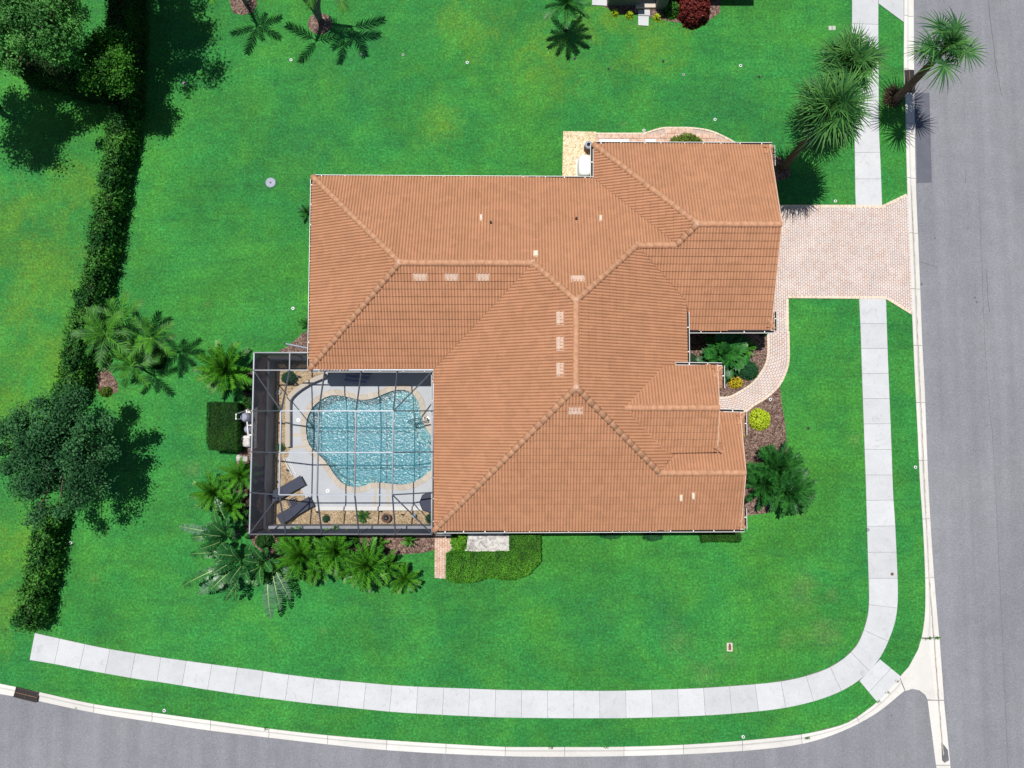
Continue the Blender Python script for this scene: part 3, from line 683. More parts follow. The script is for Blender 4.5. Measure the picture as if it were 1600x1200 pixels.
# ridge and hip caps, each a barrel tile
M['cap'] = plain('ridge_cap_tile', (.50, .262, .152), .7, .3, .16, 5, bump=.2)
def cap_mesh(Lc):
    vs = []; fs = []; n = 7
    for j, (yy, r, zz) in enumerate(((0, .172, .06), (Lc + .04, .145, .04))):
        for i in range(n): a = math.pi * i / (n - 1); vs.append((r * math.cos(a), yy, zz - .05 + r * .78 * math.sin(a)))
    for i in range(n): a = math.pi * i / (n - 1); vs.append((.125 * math.cos(a), .0, .125 * .78 * math.sin(a)))
    for i in range(n - 1): fs.append((i, i + 1, n + i + 1, n + i)); fs.append((2 * n + i, 2 * n + i + 1, i + 1, i))
    me = bpy.data.meshes.new('ridge_tile'); me.from_pydata(vs, [], fs); me.materials.append(M['cap']); me.polygons.foreach_set('use_smooth', [True] * len(fs)); return me
CAP = cap_mesh(.40)
def caps(a, b):
    a, b = RP[a], RP[b]
    if a.z > b.z: a, b = b, a
    d = b - a; L_ = d.length; n = max(1, round(L_ / .40)); d.normalize(); sd_ = d.cross(Vector((0, 0, 1))).normalized(); u = sd_.cross(d)
    R = Matrix((sd_, d, u)).transposed()
    for i in range(n):
        o = bpy.data.objects.new('ridge_tile', CAP); COL.objects.link(o); o.parent = roof
        p = a + d * (L_ * i / n) + u * (.035 + random.uniform(-.005, .006)); o.matrix_local = Matrix.Translation(p) @ (R @ Matrix.Rotation(random.gauss(0, .015), 3, 'Z')).to_4x4() @ Matrix.Diagonal((1, L_ / n / .40, 1, 1))
for a, b in ('AC', 'BC', 'CD', 'DE', 'EQ', 'QG', 'EJ', 'JK', 'JN', 'NM'): caps(a, b)
for a, b in (('G', 'R1'), ('R1', 'G1'), ('R1', 'R2'), ('e1', 'e2')): caps(a, b)
# pale mortar dabs where ridges meet
M['mortar'] = plain('ridge_mortar', (.56, .36, .26), .9, .2, .1, 8)
for k in ('C', 'D', 'E', 'J', 'N', 'R1', 'Q'):
    mb = MB(); mb.lathe([(.17, -.06), (.16, .07), (.10, .13)], (0, 0, 0), 9); o = mb.build('ridge_mortar', M['mortar'], roof, loc=RP[k] + Vector((0, 0, .03)))
# valley metal
M['valley'] = plain('valley_flashing', (.36, .20, .13), .7, .3, .2, 5)

# gutters with straps; fascia behind
def gutter(pts, z=None):
    pts = [Vector(p) for p in pts]; mb = MB(); ins = MB(); mf = MB()
    for i in range(len(pts) - 1):
        a, b = pts[i], pts[i + 1]; d = (b - a).normalized(); out = d.cross(Vector((0, 0, 1))).normalized()   # outside is to the right of travel
        up = Vector((0, 0, 1)); a = a - up * .06; b = b - up * .06
        mb.bar(a + out * .135 - up * .03 - d * .0, b + out * .135 - up * .03, .022, .10)
        mb.bar(a + out * .005 - up * .03, b + out * .005 - up * .03, .02, .11)
        ins.bar(a + out * .07 - up * .07, b + out * .07 - up * .07, .11, .012)
        mf.bar(a - out * .03 - up * .05, b - out * .03 - up * .05, .03, .20)
        L_ = (b - a).length; n = max(1, int(L_ / 1.0))
        for k in range(n):
            c = a + d * (L_ * (k + .5 + random.uniform(-.12, .12)) / n); mb.bar(c + out * .0 + up * .014, c + out * .14 + up * .014, .045, .012)
    hp(mb.build('gutter', M['white'])); hp(ins.build('gutter_floor', M['darkgap'])); hp(mf.build('fascia', M['wall']))
P_ = RP
def at(px, py, h): return W(px, py, h)
gutter([P_['A'], P_['B']][::-1][::-1]) if False else None
# outside to the right of travel: walk the eaves counter-clockwise seen from above
gutter([P_['F'], P_['A'], P_['B'], P_['I'] - Vector((.05, 0, 0))])
gutter([P_['I'], P_['K'] ])
gutter([P_['K'] + Vector((.02, 0, 0)), at(1163.5, 827, EV), at(1163, 794, EV)])
gutter([at(1163.5, 680, EV), at(1163, 644, EV), at(1124, 643, EV)])
gutter([at(1128.5, 606, 3.97), at(1128.5, 571, 3.97), at(1055, 570, 3.97)])
gutter([at(1074, 570, 3.44), at(1073, 487, 3.44)])
gutter([at(1077, 516, EV), at(1210.5, 516, EV), at(1210, 486, EV)])
gutter([at(1208, 258, EV), at(1207, 226, EV), at(927, 224.5, EV), at(927, 277, EV)])

# boxed eave returns at the gable corners
def ereturn(c_px, in_px, h, rise=.34):
    """c_px: outer corner; in_px: opposite inner corner (pixels at height h)"""
    c, i = W(*c_px, h), W(*in_px, h)
    x0, x1 = c.x, i.x; y0, y1 = c.y, i.y
    top = [Vector((x1, y1, h + rise)), Vector((x1, y0 + (y1 - y0) * .55, h + rise * .75))]
    vs = [(x0, y0, h + .02), (x0, y1, h + .02), tuple(top[0]), tuple(top[1]), (x1, y0, h + .02), (x0, y0, h - .16), (x0, y1, h - .16), (x1, y1, h - .16), (x1, y0, h - .16)]
    mb = MB(); mb.add(vs, [(0, 1, 2, 3), (0, 3, 4), (5, 6, 1, 0), (6, 7, 2, 1), (8, 5, 0, 4), (5, 8, 7, 6)])
    o = hp(mb.build('eave_return', M['tile']))
    # small barrel courses on it
    n = 4
    for k in range(n):
        f = (k + .5) / n; yy = y0 + (y1 - y0) * f
        m2 = MB(); m2.tube([(x0, yy, h + .04), (x1, yy, h + .04 + rise * (.6 + .4 * f) * .9)], .035, 6); q = m2.build('roof_tile', M['tile'], o)
    m2 = MB(); m2.tube([(x0 + (x1 - x0) * .05, y0 + (y1 - y0) * .05, h + .05), tuple(top[1] + Vector((0, 0, .04)))], .09, 7); m2.build('ridge_tile', M['cap'], o)
ereturn((1207.5, 228), (1192, 258), EV); ereturn((1210, 515), (1195, 487), EV)
ereturn((1163.5, 826), (1150, 794), EV); ereturn((1163, 645), (1150, 679), EV)
ereturn((1128, 572), (1112, 606), 3.97); ereturn((1128.5, 707), (1114, 690), 3.97)
# rake boards on the gable ends
M['rake'] = plain('rake_trim', (.62, .42, .31), .7, .3, .08, 4)
for a, b in (('G2', 'R2'), ('R2', 'G3'), ('l1', 'M'), ('M', 'L'), ('e4', 'e2'), ('e2', 'e5')):
    p, q = RP[a], RP[b]; mbk = MB(); mbk.bar(p + Vector((.02, 0, .01)), q + Vector((.02, 0, .01)), .05, .17); hp(mbk.build('rake_board', M['rake']))


# walls
def wall_box(x0p, y0p, x1p, y1p, h, ins=(.5, .5, .5, .5), top=None):
    a, b = W(x0p, y1p, h), W(x1p, y0p, h)
    mb = MB(); x0, x1, y0, y1 = a.x + ins[0], b.x - ins[2], a.y + ins[3], b.y - ins[1]
    t = top or h - .05; mb.box(((x0 + x1) / 2, (y0 + y1) / 2, t / 2), (x1 - x0, y1 - y0, t)); o = hp(mb.build('wall', M['wall'])); return x0, x1, y0, y1
wall_box(487, 277, 1000, 577, EV, (.5, .5, .5, .5)); wb = wall_box(678, 300, 1074, 828, EV, (.5, .5, .55, .5), EV - .06)
gb = wall_box(927, 226, 1203, 516, EV, (.5, .5, .45, .5), EV - .055); lb = wall_box(900, 644, 1156, 827, EV, (.5, .5, .4, .52), EV - .065); eb = wall_box(1000, 570, 1119, 706, 3.97, (.3, .45, .6, .4), 3.85)
# gable triangles
for a, b, c in (('G2', 'R2', 'G3'), ('l1', 'M', 'L'), ('e4', 'e2', 'e5')):
    m2 = MB(); off = Vector((-.35, 0, -.12)); p = [RP[a] + off, RP[b] + off, RP[c] + off]
    bk = [q + Vector((-.08, 0, 0)) for q in p]; m2.add(p + bk, [(0, 2, 1), (3, 4, 5), (0, 1, 4, 3), (1, 2, 5, 4), (2, 0, 3, 5)]); hp(m2.build('gable_wall', M['wall']))
# garage door, front door, windows
M['door'] = plain('painted_door', (.55, .50, .42), .5, .4, .05, 5); M['glass'] = plain('window_glass', (.05, .07, .09), .08, .8, .1, 2)
gx = gb[1]; cy = (gb[2] + gb[3]) / 2
gd = hp((lambda m_: (m_.box((gx + .02, cy, 1.1), (.05, 4.9, 2.2)), m_.build('garage_door', M['door']))[1])(MB()))
for i in range(4):
    for j in range(8):
        m2 = MB(); m2.box((gx + .05, cy - 2.14 + j * .61, .3 + i * .54), (.03, .52, .42)); m2.build('door_panel', M['white'], gd)
fd = hp((lambda m_: (m_.box((eb[1] + .03, (eb[2] + eb[3]) / 2, 1.1), (.06, 1.1, 2.2)), m_.build('front_door', M['door']))[1])(MB()))
m2 = MB(); m2.tube([(eb[1] + .1, (eb[2] + eb[3]) / 2 + .4, .95), (eb[1] + .1, (eb[2] + eb[3]) / 2 + .4, 1.25)], .02); m2.build('handle', M['blackmetal'], fd)
def window(x, y, z, w_, h_, axis):
    m2 = MB(); d = (.06, w_ + .14, h_ + .14) if axis == 'x' else (w_ + .14, .06, h_ + .14); m2.box((x, y, z), d); f = hp(m2.build('window', M['white']))
    for k in (-1, 1):
        m2 = MB(); o_ = k * (w_ / 4); c = (x, y + o_, z) if axis == 'x' else (x + o_, y, z); d = (.08, w_ / 2 - .05, h_) if axis == 'x' else (w_ / 2 - .05, .08, h_); m2.box(c, d); m2.build('pane', M['glass'], f)
window(lb[1], (lb[2] + lb[3]) / 2, 1.5, 1.8, 1.4, 'x')
for xx in (800, 960, 1060): p = W(xx, 827, EV); window(p.x, lb[2], 1.5, 1.3, 1.2, 'y')
a_ = W(487, 277, EV); b_ = W(487, 577, EV)
for yy in (340, 470): window(a_.x + .5, W(487, yy, EV).y, 1.5, 1.3, 1.2, 'x')
for xx in (560, 680, 800): window(W(xx, 277, EV).x, a_.y - .5, 1.5, 1.3, 1.2, 'y')

# roof fittings
def slope_plane(nm):
    pts = [RP[k] for pc in SLOPES[nm][1] for k in pc]; A = np.array([[p.x, p.y, 1] for p in pts]); z = np.array([p.z for p in pts]); return np.linalg.lstsq(A, z, rcond=None)[0]
def on_slope(px, py, nm):
    gx_, gy_, gc_ = slope_plane(nm); z = 4.5
    for _ in range(20): p = W(px, py, z); z = gx_ * p.x + gy_ * p.y + gc_
    p = W(px, py, z); n = Vector((-gx_, -gy_, 1)).normalized(); up = Vector((gx_, gy_, gx_ * gx_ + gy_ * gy_)).normalized(); return p, n, up
def vent(px, py, nm, horiz):
    p, n, up = on_slope(px, py, nm); u = up.cross(n); R = Matrix((u, up, n)).transposed()
    mb = MB()
    for i in range(3):
        w_ = .19
        prof = [(-.095, .045), (-.06, .055), (0, .060), (.06, .055), (.095, .045)]
        vs = [(i * w_ - w_ + a, b, c + .06) for b in (-.17, .17) for a, c in prof]
        mb.add(vs, [(k, k + 1, k + 6, k + 5) for k in range(4)] + [(4, 3, 2, 1, 0), (5, 6, 7, 8, 9)])
    o = mb.build('roof_vent', M['vent'], roof); o.matrix_local = Matrix.Translation(p) @ R.to_4x4()
    m2 = MB(); m2.box((0, 0, .05), (.70, .40, .05)); q = m2.build('flange', M['vent'], o)
for a in ((657, 433, 'S'), (706, 433, 'S'), (755, 433, 'S'), (903, 437, 'N'), (876, 497, 'mW'), (876, 537, 'mW'), (876, 577, 'mW'), (899, 641, 'mS')): vent(*a, True)
def stack(px, py, nm, kind):
    p, n, up = on_slope(px, py, nm); mb = MB()
    if kind == 'pipe':
        mb.tube([p, p + Vector((0, 0, .30))], .055, 10); o = mb.build('vent_pipe', M['lead'], roof)
    else:
        s_ = .26 if kind == 'box' else .15
        mb.bevbox((0, 0, -.05), (s_, .30, .26), .04); mb.box((0, -.16, .10), (s_ * .9, .05, .12)); o = mb.build('vent_hood', M['cream_metal'], roof, loc=p)
for a in ((752, 341, 'N', 'hood'), (767, 349, 'N', 'pipe'), (837, 397, 'N', 'box'), (900, 343, 'N', 'pipe'), (938, 342, 'N', 'hood'), (1063, 777, 'mS', 'hood'), (1082, 774, 'mS', 'hood')): stack(*a)

# ================================================================== POOL, DECK AND SCREEN CAGE
gravel_px = [(424, 565), (700, 565), (700, 824), (424, 824)]
gr_ = link('gravel_bed', sheet_mesh('gravel_bed', W2([(419, 556), (510, 556), (510, 575), (710, 575), (710, 828), (416, 828)]), [pool_out], .014), M['gravel']); tag(gr_, kind='structure')
deck_px = [(506, 592), (492, 596), (478, 602), (465, 611), (456, 620), (453.5, 632), (453.5, 698), (451, 712), (446, 717), (457, 741), (466, 758), (478, 778), (493, 792), (712, 792), (712, 560), (506, 560)]
DZ = .07; deck_poly = W2(deck_px, DZ); cop_out = offset_closed(pool, .27)
deck = link('pool_deck', sheet_mesh('pool_deck', deck_poly, [cop_out], DZ), M['deck']); tag(deck, kind='structure')
strip = [(p[0], p[1]) for p in deck_poly]; mb = MB()
for i in range(len(strip)): a, b = strip[i], strip[(i + 1) % len(strip)]; mb.add([(*a, 0), (*b, 0), (*b, DZ), (*a, DZ)], [(0, 1, 2, 3)])
mb.build('deck_edge', M['deck'], deck)
m2 = MB(); m2.prism(W2([(418, 560), (427.5, 560), (426, 826), (416, 826)], .05), 0, .05); m2.build('floor_strip', M['kneewall'] if 'kneewall' in M else M['deck'], deck)  # low strip of deck material along the west knee wall
# cream bands set in the deck between pool and edge
for q in ([(455.5, 677.5), (470, 676.5), (479, 678.5), (480, 682), (470, 681.5), (455.5, 682.5)], [(454, 698.5), (468, 696), (481, 694.5), (482.5, 698), (470, 700), (453, 703)], [(585, 757), (589, 757), (588, 791), (583, 791)], [(603, 757.5), (607.5, 757.5), (609, 791), (604.5, 791)]):
    m2 = MB(); m2.prism(W2(q, DZ), DZ - .01, DZ + .005); m2.build('deck_band', M['coping'], deck)
# coping stones round the pool, one by one
cop_in = offset_closed(pool, -.04); Pin = resample(cop_in + [cop_in[0]], 62); Pout = resample(cop_out + [cop_out[0]], 62)
pl = empty('swimming_pool', W(570, 690, 0), 'free form swimming pool with turquoise water and cream coping inside the screen cage', 'pool'); P0 = pl.location.copy()
def pp(o): o.parent = pl; o.matrix_parent_inverse = Matrix.Translation(-P0); return o
for i in range(61):
    a, b, c, d = Pin[i], Pin[i + 1], Pout[i + 1], Pout[i]
    m2 = MB(); s_ = .01; m2.prism([tuple(a + (b - a) * s_), tuple(b - (b - a) * s_), tuple(c - (c - d) * s_), tuple(d + (c - d) * s_)], 0, DZ + .022 + random.uniform(0, .003)); pp(m2.build('coping_stone', M['coping']))
# basin: walls, sloping floor, bench and steps
n = len(pool); mb = MB(); fl = offset_closed(pool, -.05)
vs = [(*p, .03) for p in pool] + [(*p, -1.20) for p in pool]
mb.add(vs, [(i, n + i, n + (i + 1) % n, (i + 1) % n) for i in range(n)])
mb.add([(*p, -1.5) for p in offset_closed(pool, .02)], [tuple(range(n))]) if False else None
fm = sheet_mesh('f', offset_closed(pool, .02), [], -1.15); mb.add([v.co[:] for v in fm.vertices], [tuple(p.vertices) for p in fm.polygons])
basin = pp(mb.build('basin', M['plaster']))
def shelf(px, top, nm='bench'):
    m2 = MB(); m2.prism(W2(px, top), -1.15, top); o = m2.build(nm, M['bench'], pl); o.matrix_parent_inverse = Matrix.Translation(-P0); return o
shelf([(507, 720), (519, 725), (526, 738), (538, 748), (555, 752), (570, 750), (580, 747), (583, 757), (570, 763), (560, 765), (545, 765), (532, 760), (520, 748), (512, 736)], -.45)
shelf([(656, 628), (662, 655), (668, 670), (682, 690), (672, 690), (660, 684), (652, 672), (648, 660), (648, 645)], -.3, 'step')
shelf([(645, 620), (652, 618), (648, 645), (648, 660), (651, 673), (660, 685), (672, 692), (670, 697), (655, 690), (644, 676), (641, 658), (641, 640)], -.6, 'step')
shelf([(612, 611), (626, 609), (639, 611), (650, 620), (655, 632), (648, 634), (640, 626), (626, 623), (613, 624)], -.5)
wm = sheet_mesh('water', offset_closed(pool, .01), [], -.07); pp(link('water', wm, M['water']))
# handrail, skimmer lids
hr = empty('pool_handrail', W(668, 655, DZ), 'curved steel handrail at the pool steps', 'handrail')
b0 = hr.location.copy()
for k in (0, .08):
    p = [Vector((0, k, 0)), Vector((-.01, k, .75)), Vector((-.12, k, .88)), Vector((-.45, k - .06, .78)), Vector((-.95, k - .16, .42)), Vector((-1.12, k - .2, -.1)), Vector((-1.12, k - .2, -.4))]
    m2 = MB(); m2.tube(smooth_open(p, 4), .022, 8); m2.build('rail', M['chrome'], hr, smooth=True)
m2 = MB(); m2.lathe([(.11, 0), (.10, .02)], (0, .04, 0), 14); m2.build('base_plate', M['chrome'], hr)
for px, lab in (((466, 656.5), 'round white skimmer lid in the deck beside the curved planter wall'), ((512, 767), 'round white skimmer lid in the deck near the loungers')):
    t = empty('skimmer_lid', W(*px, DZ), lab, 'lid'); m2 = MB(); m2.lathe([(.115, 0), (.115, .008), (.105, .014)], (0, 0, 0), 20); m2.build('lid', M['whiteplastic'], t)
    m2 = MB(); m2.lathe([(.03, .014), (.03, .02)], (0, 0, 0), 10); m2.build('finger_hole', M['bluegrey'], t)
# raised curved planter wall
pw = smooth_open(W2([(509, 586), (496, 591), (482, 597.5), (468, 606), (457, 615), (450.5, 624), (449.5, 636), (449.5, 660), (449.5, 698)], .42), 4)
P_ = resample(pw, 60); mb = MB(); wd2 = .10; prof = [(-wd2, 0), (-wd2, .40), (wd2, .40), (wd2, 0)]
t_pl = empty('planter_wall', (*P_[30], 0), 'low curved planter wall with cream cap beside the pool', 'wall'); o0 = t_pl.location.copy()
def ribwall(prof, name, mat, parent, P):
    vs = []; m_ = len(prof)
    for i in range(len(P)):
        d = Vector(P[min(i + 1, len(P) - 1)]) - Vector(P[max(i - 1, 0)]); d.normalize(); nn = Vector((-d.y, d.x))
        for a, z in prof: q = Vector(P[i]) + nn * a; vs.append((q.x - parent.location.x, q.y - parent.location.y, z))
    fs = [(i * m_ + j, i * m_ + j + 1, (i + 1) * m_ + j + 1, (i + 1) * m_ + j) for i in range(len(P) - 1) for j in range(m_ - 1)]
    fs += [tuple(range(m_))[::-1], tuple((len(P) - 1) * m_ + j for j in range(m_))]
    m2 = MB(); m2.add(vs, fs); me = m2.mesh(name); bm = bmesh.new(); bm.from_mesh(me); bmesh.ops.recalc_face_normals(bm, faces=bm.faces); bm.to_mesh(me); bm.free(); return link(name, me, mat, parent)
ribwall(prof, 'wall_body', M['deck'], t_pl, P_); ribwall([(-.125, .40), (-.125, .45), (.125, .45), (.125, .40)], 'wall_cap', M['coping'], t_pl, P_)
M['whitestone'] = concrete_material('white_edging', (.72, .71, .69), (.80, .79, .77), .15)
t_p2 = empty('planter_wall', W(590, 794, 0), 'straight low planter wall with white cap between deck and gravel', 'wall')
P2 = resample(W2([(494, 794.5), (520, 794.5), (600, 794.5), (712, 794.5)], .22), 20)
ribwall([(-.09, 0), (-.09, .2), (.09, .2), (.09, 0)], 'wall_body', M['whitestone'], t_p2, P2); ribwall([(-.11, .2), (-.11, .24), (.11, .24), (.11, .2)], 'wall_cap', M['whitestone'], t_p2, P2)
for q, lab in (([(444, 716), (450.5, 729), (457, 742)], 'thin white edging strip between gravel and deck near the loungers'), ([(452, 717), (458, 730), (464, 742)], 'second white edging strip laid beside the lounger gravel')):
    P3 = resample(W2(q), 8); t3 = empty('edging_strip', (*P3[0], 0), lab, 'edging'); ribwall([(-.025, 0), (-.025, .11), (.025, .11), (.025, 0)], 'strip', M['whitestone'], t3, P3)

# --- the cage
WH, TH, LW = 2.9, 4.05, .95
NW, SW_, SE = W(396, 551, WH), W(391.5, 834.5, WH), W(676, 835, WH)
xw = (NW.x + SW_.x) / 2; yn = NW.y; ys = SW_.y; xe = W(677, 700, WH).x - .02; yh = W(484, 578.5, WH).y; xh = W(484, 560, WH).x - .02
cage = empty('screen_enclosure', (xw, ys, 0), 'bronze aluminium screen enclosure over the swimming pool', 'enclosure'); C0 = cage.location.copy()
def cp(o): o.parent = cage; o.matrix_parent_inverse = Matrix.Translation(-C0); return o
# low block wall with ledge, outside screens above it
lt = .15
M['kneewall'] = plain('grey_knee_wall', (.30, .315, .345), .8, .3, .08, 3, bump=.2)
def wallpiece(a, b, nm='knee_wall'):
    m2 = MB(); m2.bar((a[0], a[1], LW / 2), (b[0], b[1], LW / 2), lt, LW); cp(m2.build(nm, M['kneewall']))
wallpiece((xw + lt / 2, ys + .02), (xw + lt / 2, yn - .02)); wallpiece((xw + lt + .001, ys + lt / 2), (xe, ys + lt / 2)); wallpiece((xw + lt + .001, yn - lt / 2), (xh, yn - lt / 2))
# pale ledge rails
for a, b, m_ in (((xw + lt * .7, ys + lt, LW + .03), (xw + lt * .7, yn - lt, LW + .03), 'alu_glint'), ((xw + lt, ys + lt * .62, LW + .006), (xe, ys + lt * .62, LW + .006), 'kneewall')):
    m2 = MB(); m2.bar(a, b, .07 if m_ == 'alu_glint' else lt * .7, .05 if m_ == 'alu_glint' else .012); cp(m2.build('ledge_rail', M[m_]))
yb = [W(395, 642, WH).y, W(395, 706, WH).y, W(392, 769.5, WH).y]                     # west/east ends of cross beams
yt = [W(500, 642, TH).y, W(500, 707, TH).y, W(500, 773, TH).y]
xb = [W(447, 833, WH).x, W(503, 833, WH).x, W(561, 833, WH).x, W(618, 833, WH).x]
xt = [W(438, 700, TH).x, W(497, 700, TH).x, W(555.5, 700, TH).x, W(614, 700, TH).x]
BW, BH = .055, .11
def beam(a, b, w_=BW, h_=BH, mat='alu', nm='beam'):
    m2 = MB(); m2.bar(a, b, w_, h_); return cp(m2.build(nm, M[mat]))
# posts
for x in xb: beam((x, ys, LW), (x, ys, WH), .05, .07, nm='post')
for y in yb: beam((xw, y, LW), (xw, y, WH), .05, .07, nm='post')
for x, y in ((xw, ys), (xw, yn), (xe - .03, ys), (xw, yh), (xb[0], yn), (xh - .03, yn)): beam((x, y, .0 if (x, y) == (xe - .03, ys) else LW), (x, y, WH), .06, .08, nm='post')
# top plates
for a, b in (((xw, ys, WH), (xw, yn, WH)), ((xw, ys, WH), (xe, ys, WH)), ((xw, yn, WH), (xh, yn, WH)), ((xw, yh, WH), (xh, yh, WH)), ((xe - .01, ys, WH), (xe - .01, yh, WH))): beam(a, b, .06, .10, 'alu_glint' if a[0] == xw and b[0] == xw else 'alu', 'top_plate')
beam((xh, yh + .02, WH + .02), (xe, yh + .02, WH + .02), .07, .10, 'alu_glint', 'top_plate')
# roof frame: flat centre, sloping skirts, hips
for i, x in enumerate(xt):
    beam((x, yt[0], TH), (x, yt[2], TH), mat='alu_glint' if i == 0 else 'alu'); beam((x, yt[2], TH), (xb[i], ys, WH)); beam((x, yt[0], TH), (xb[i] if i else xb[0], yh, WH))
beam((xb[0], yh, WH), (xb[0], yn, WH))
for j, y in enumerate(yt):
    beam((xt[0], y, TH), (xt[3], y, TH), mat='alu_glint', h_=.09); beam((xt[0], y, TH), (xw, yb[j], WH)); beam((xt[3], y, TH), (xe, yb[j], WH))
for a, b in (((xt[0], yt[0], TH), (xw, yh, WH)), ((xt[0], yt[2], TH), (xw, ys, WH)), ((xt[3], yt[0], TH), (xe, yh, WH)), ((xt[3], yt[2], TH), (xe, ys, WH))): beam(a, b, .05, .10, nm='hip_beam')
# screens
def panel(pts, mat='screen', nm='screen_panel'):
    m2 = MB(); m2.add(pts, [tuple(range(len(pts)))]); cp(m2.build(nm, M[mat]))
for i in range(3):
    for j in range(2): panel([(xt[i], yt[j], TH), (xt[i + 1], yt[j], TH), (xt[i + 1], yt[j + 1], TH), (xt[i], yt[j + 1], TH)])
    panel([(xt[i], yt[2], TH), (xt[i + 1], yt[2], TH), (xb[i + 1], ys, WH), (xb[i], ys, WH)]); panel([(xt[i], yt[0], TH), (xt[i + 1], yt[0], TH), (xb[i + 1], yh, WH), (xb[i], yh, WH)])
for j in range(2):
    panel([(xt[0], yt[j], TH), (xt[0], yt[j + 1], TH), (xw, yb[j + 1], WH), (xw, yb[j], WH)]); panel([(xt[3], yt[j], TH), (xt[3], yt[j + 1], TH), (xe, yb[j + 1], WH), (xe, yb[j], WH)])
for k, (xc, xo, xbb) in enumerate(((0, xw, 0), (3, xe, 3))):
    panel([(xt[xc], yt[0], TH), (xo, yb[0], WH), (xo, yh, WH)]); panel([(xt[xc], yt[0], TH), (xb[xbb], yh, WH), (xo, yh, WH)])
    panel([(xt[xc], yt[2], TH), (xo, yb[2], WH), (xo, ys, WH)]); panel([(xt[xc], yt[2], TH), (xb[xbb], ys, WH), (xo, ys, WH)])
panel([(xw, yh, WH), (xb[0], yh, WH), (xb[0], yn, WH), (xw, yn, WH)]); panel([(xb[0], yh, WH), (xh, yh, WH), (xh, yn, WH), (xb[0], yn, WH)])
xs_ = [xw] + xb + [xe]
for i in range(5): panel([(xs_[i], ys + .01, LW), (xs_[i + 1], ys + .01, LW), (xs_[i + 1], ys + .01, WH), (xs_[i], ys + .01, WH)], 'wallscreen', 'wall_screen')
ysq = [ys, yb[2], yb[1], yb[0], yh, yn]
for i in range(5): panel([(xw + .01, ysq[i], LW), (xw + .01, ysq[i + 1], LW), (xw + .01, ysq[i + 1], WH), (xw + .01, ysq[i], WH)], 'wallscreen', 'wall_screen')
for a, b in ((xw, xb[0]), (xb[0], xh)): panel([(a, yn - .01, LW), (b, yn - .01, LW), (b, yn - .01, WH), (a, yn - .01, WH)], 'wallscreen', 'wall_screen')
# small screen return beyond the house corner
p0, p1 = W(680, 832, WH), W(703, 835, WH)
m2 = MB(); m2.box(((p0.x + p1.x) / 2, ys - .1 , 1.3), (p1.x - p0.x, .05, 2.6)); cp(m2.build('screen_door', M['alu']))

# furniture in the cage
def lounger(px, ang, lab):
    t = empty('sun_lounger', W(*px, .02), lab, 'lounger', 'navy loungers on the gravel', rz=rad(ang))
    for s_ in (-1, 1):
        m2 = MB(); m2.tube([(-.97, s_ * .27, .55), (-.3, s_ * .27, .33), (.97, s_ * .27, .32)], .022, 6); m2.build('side_rail', M['blackmetal'], t)
        for x in (-.45, .75):
            m2 = MB(); m2.tube([(x, s_ * .27, .32), (x + .06, s_ * .28, 0)], .018, 6); m2.build('leg', M['blackmetal'], t)
    m2 = MB(); m2.bevbox((.34, 0, .315), (1.22, .52, .022), .006); m2.build('seat', M['navy'], t)
    m2 = MB(); m2.box((-.62, 0, .45), (.72, .52, .02), M=Matrix.Rotation(rad(18), 3, 'Y')); m2.build('backrest', M['navy'], t)
    for x in (-.97, .97):
        m2 = MB(); m2.tube([(x, -.31, .55 if x < 0 else .33), (x, .31, .55 if x < 0 else .33)], .02, 6); m2.build('end_bar', M['blackmetal'], t)
lounger((451.5, 763.5), 30, 'navy sling lounger on gravel beside the white edging strips'); lounger((465, 796), 30, 'navy sling lounger on gravel beside the south knee wall')
t = empty('side_table', W(459, 784, .02), 'small dark slatted side table between the two loungers', 'table', rz=rad(30))
for i in range(5):
    m2 = MB(); m2.box((0, -.17 + i * .085, .40), (.44, .06, .02)); m2.build('slat', M['navy'], t)
for x in (-.18, .18):
    for y in (-.17, .17):
        m2 = MB(); m2.tube([(x, y, .39), (x * 1.05, y * 1.05, 0)], .015, 5); m2.build('leg', M['blackmetal'], t)
# dark covered table under the eave
t = empty('patio_table', W(674, 783, DZ), 'dark octagonal covered patio table partly under the eave', 'table')
m2 = MB(); m2.lathe([(.56, .62), (.58, .74), (.52, .77)], (0, 0, 0), 8); m2.build('table_top', M['navy'], t); m2 = MB(); m2.lathe([(.30, 0), (.28, .04), (.06, .08), (.06, .62)], (0, 0, 0), 10); m2.build('pedestal', M['blackmetal'], t)
# folded striped blue lounge pads by the wall
t = empty('folded_lounger', W(557, 587, DZ), 'folded blue and white striped lounger on the shaded deck', 'lounger', rz=rad(-6))
for i, (y, w_) in enumerate(((-.30, 1.2), (-.18, 1.25), (-.06, 1.3), (.06, 1.35), (.18, 1.3))):
    m2 = MB(); m2.bevbox((.05 * i, y, .12 + .03 * (i % 2)), (w_, .10, .05), .015); m2.build('slat', M['blue'] if i % 2 == 0 else M['bluegrey'], t)
for x in (-.5, .5):
    m2 = MB(); m2.tube([(x, -.3, 0), (x, -.3, .13), (x, .24, .13), (x, .24, 0)], .015, 5); m2.build('leg', M['chrome'], t)
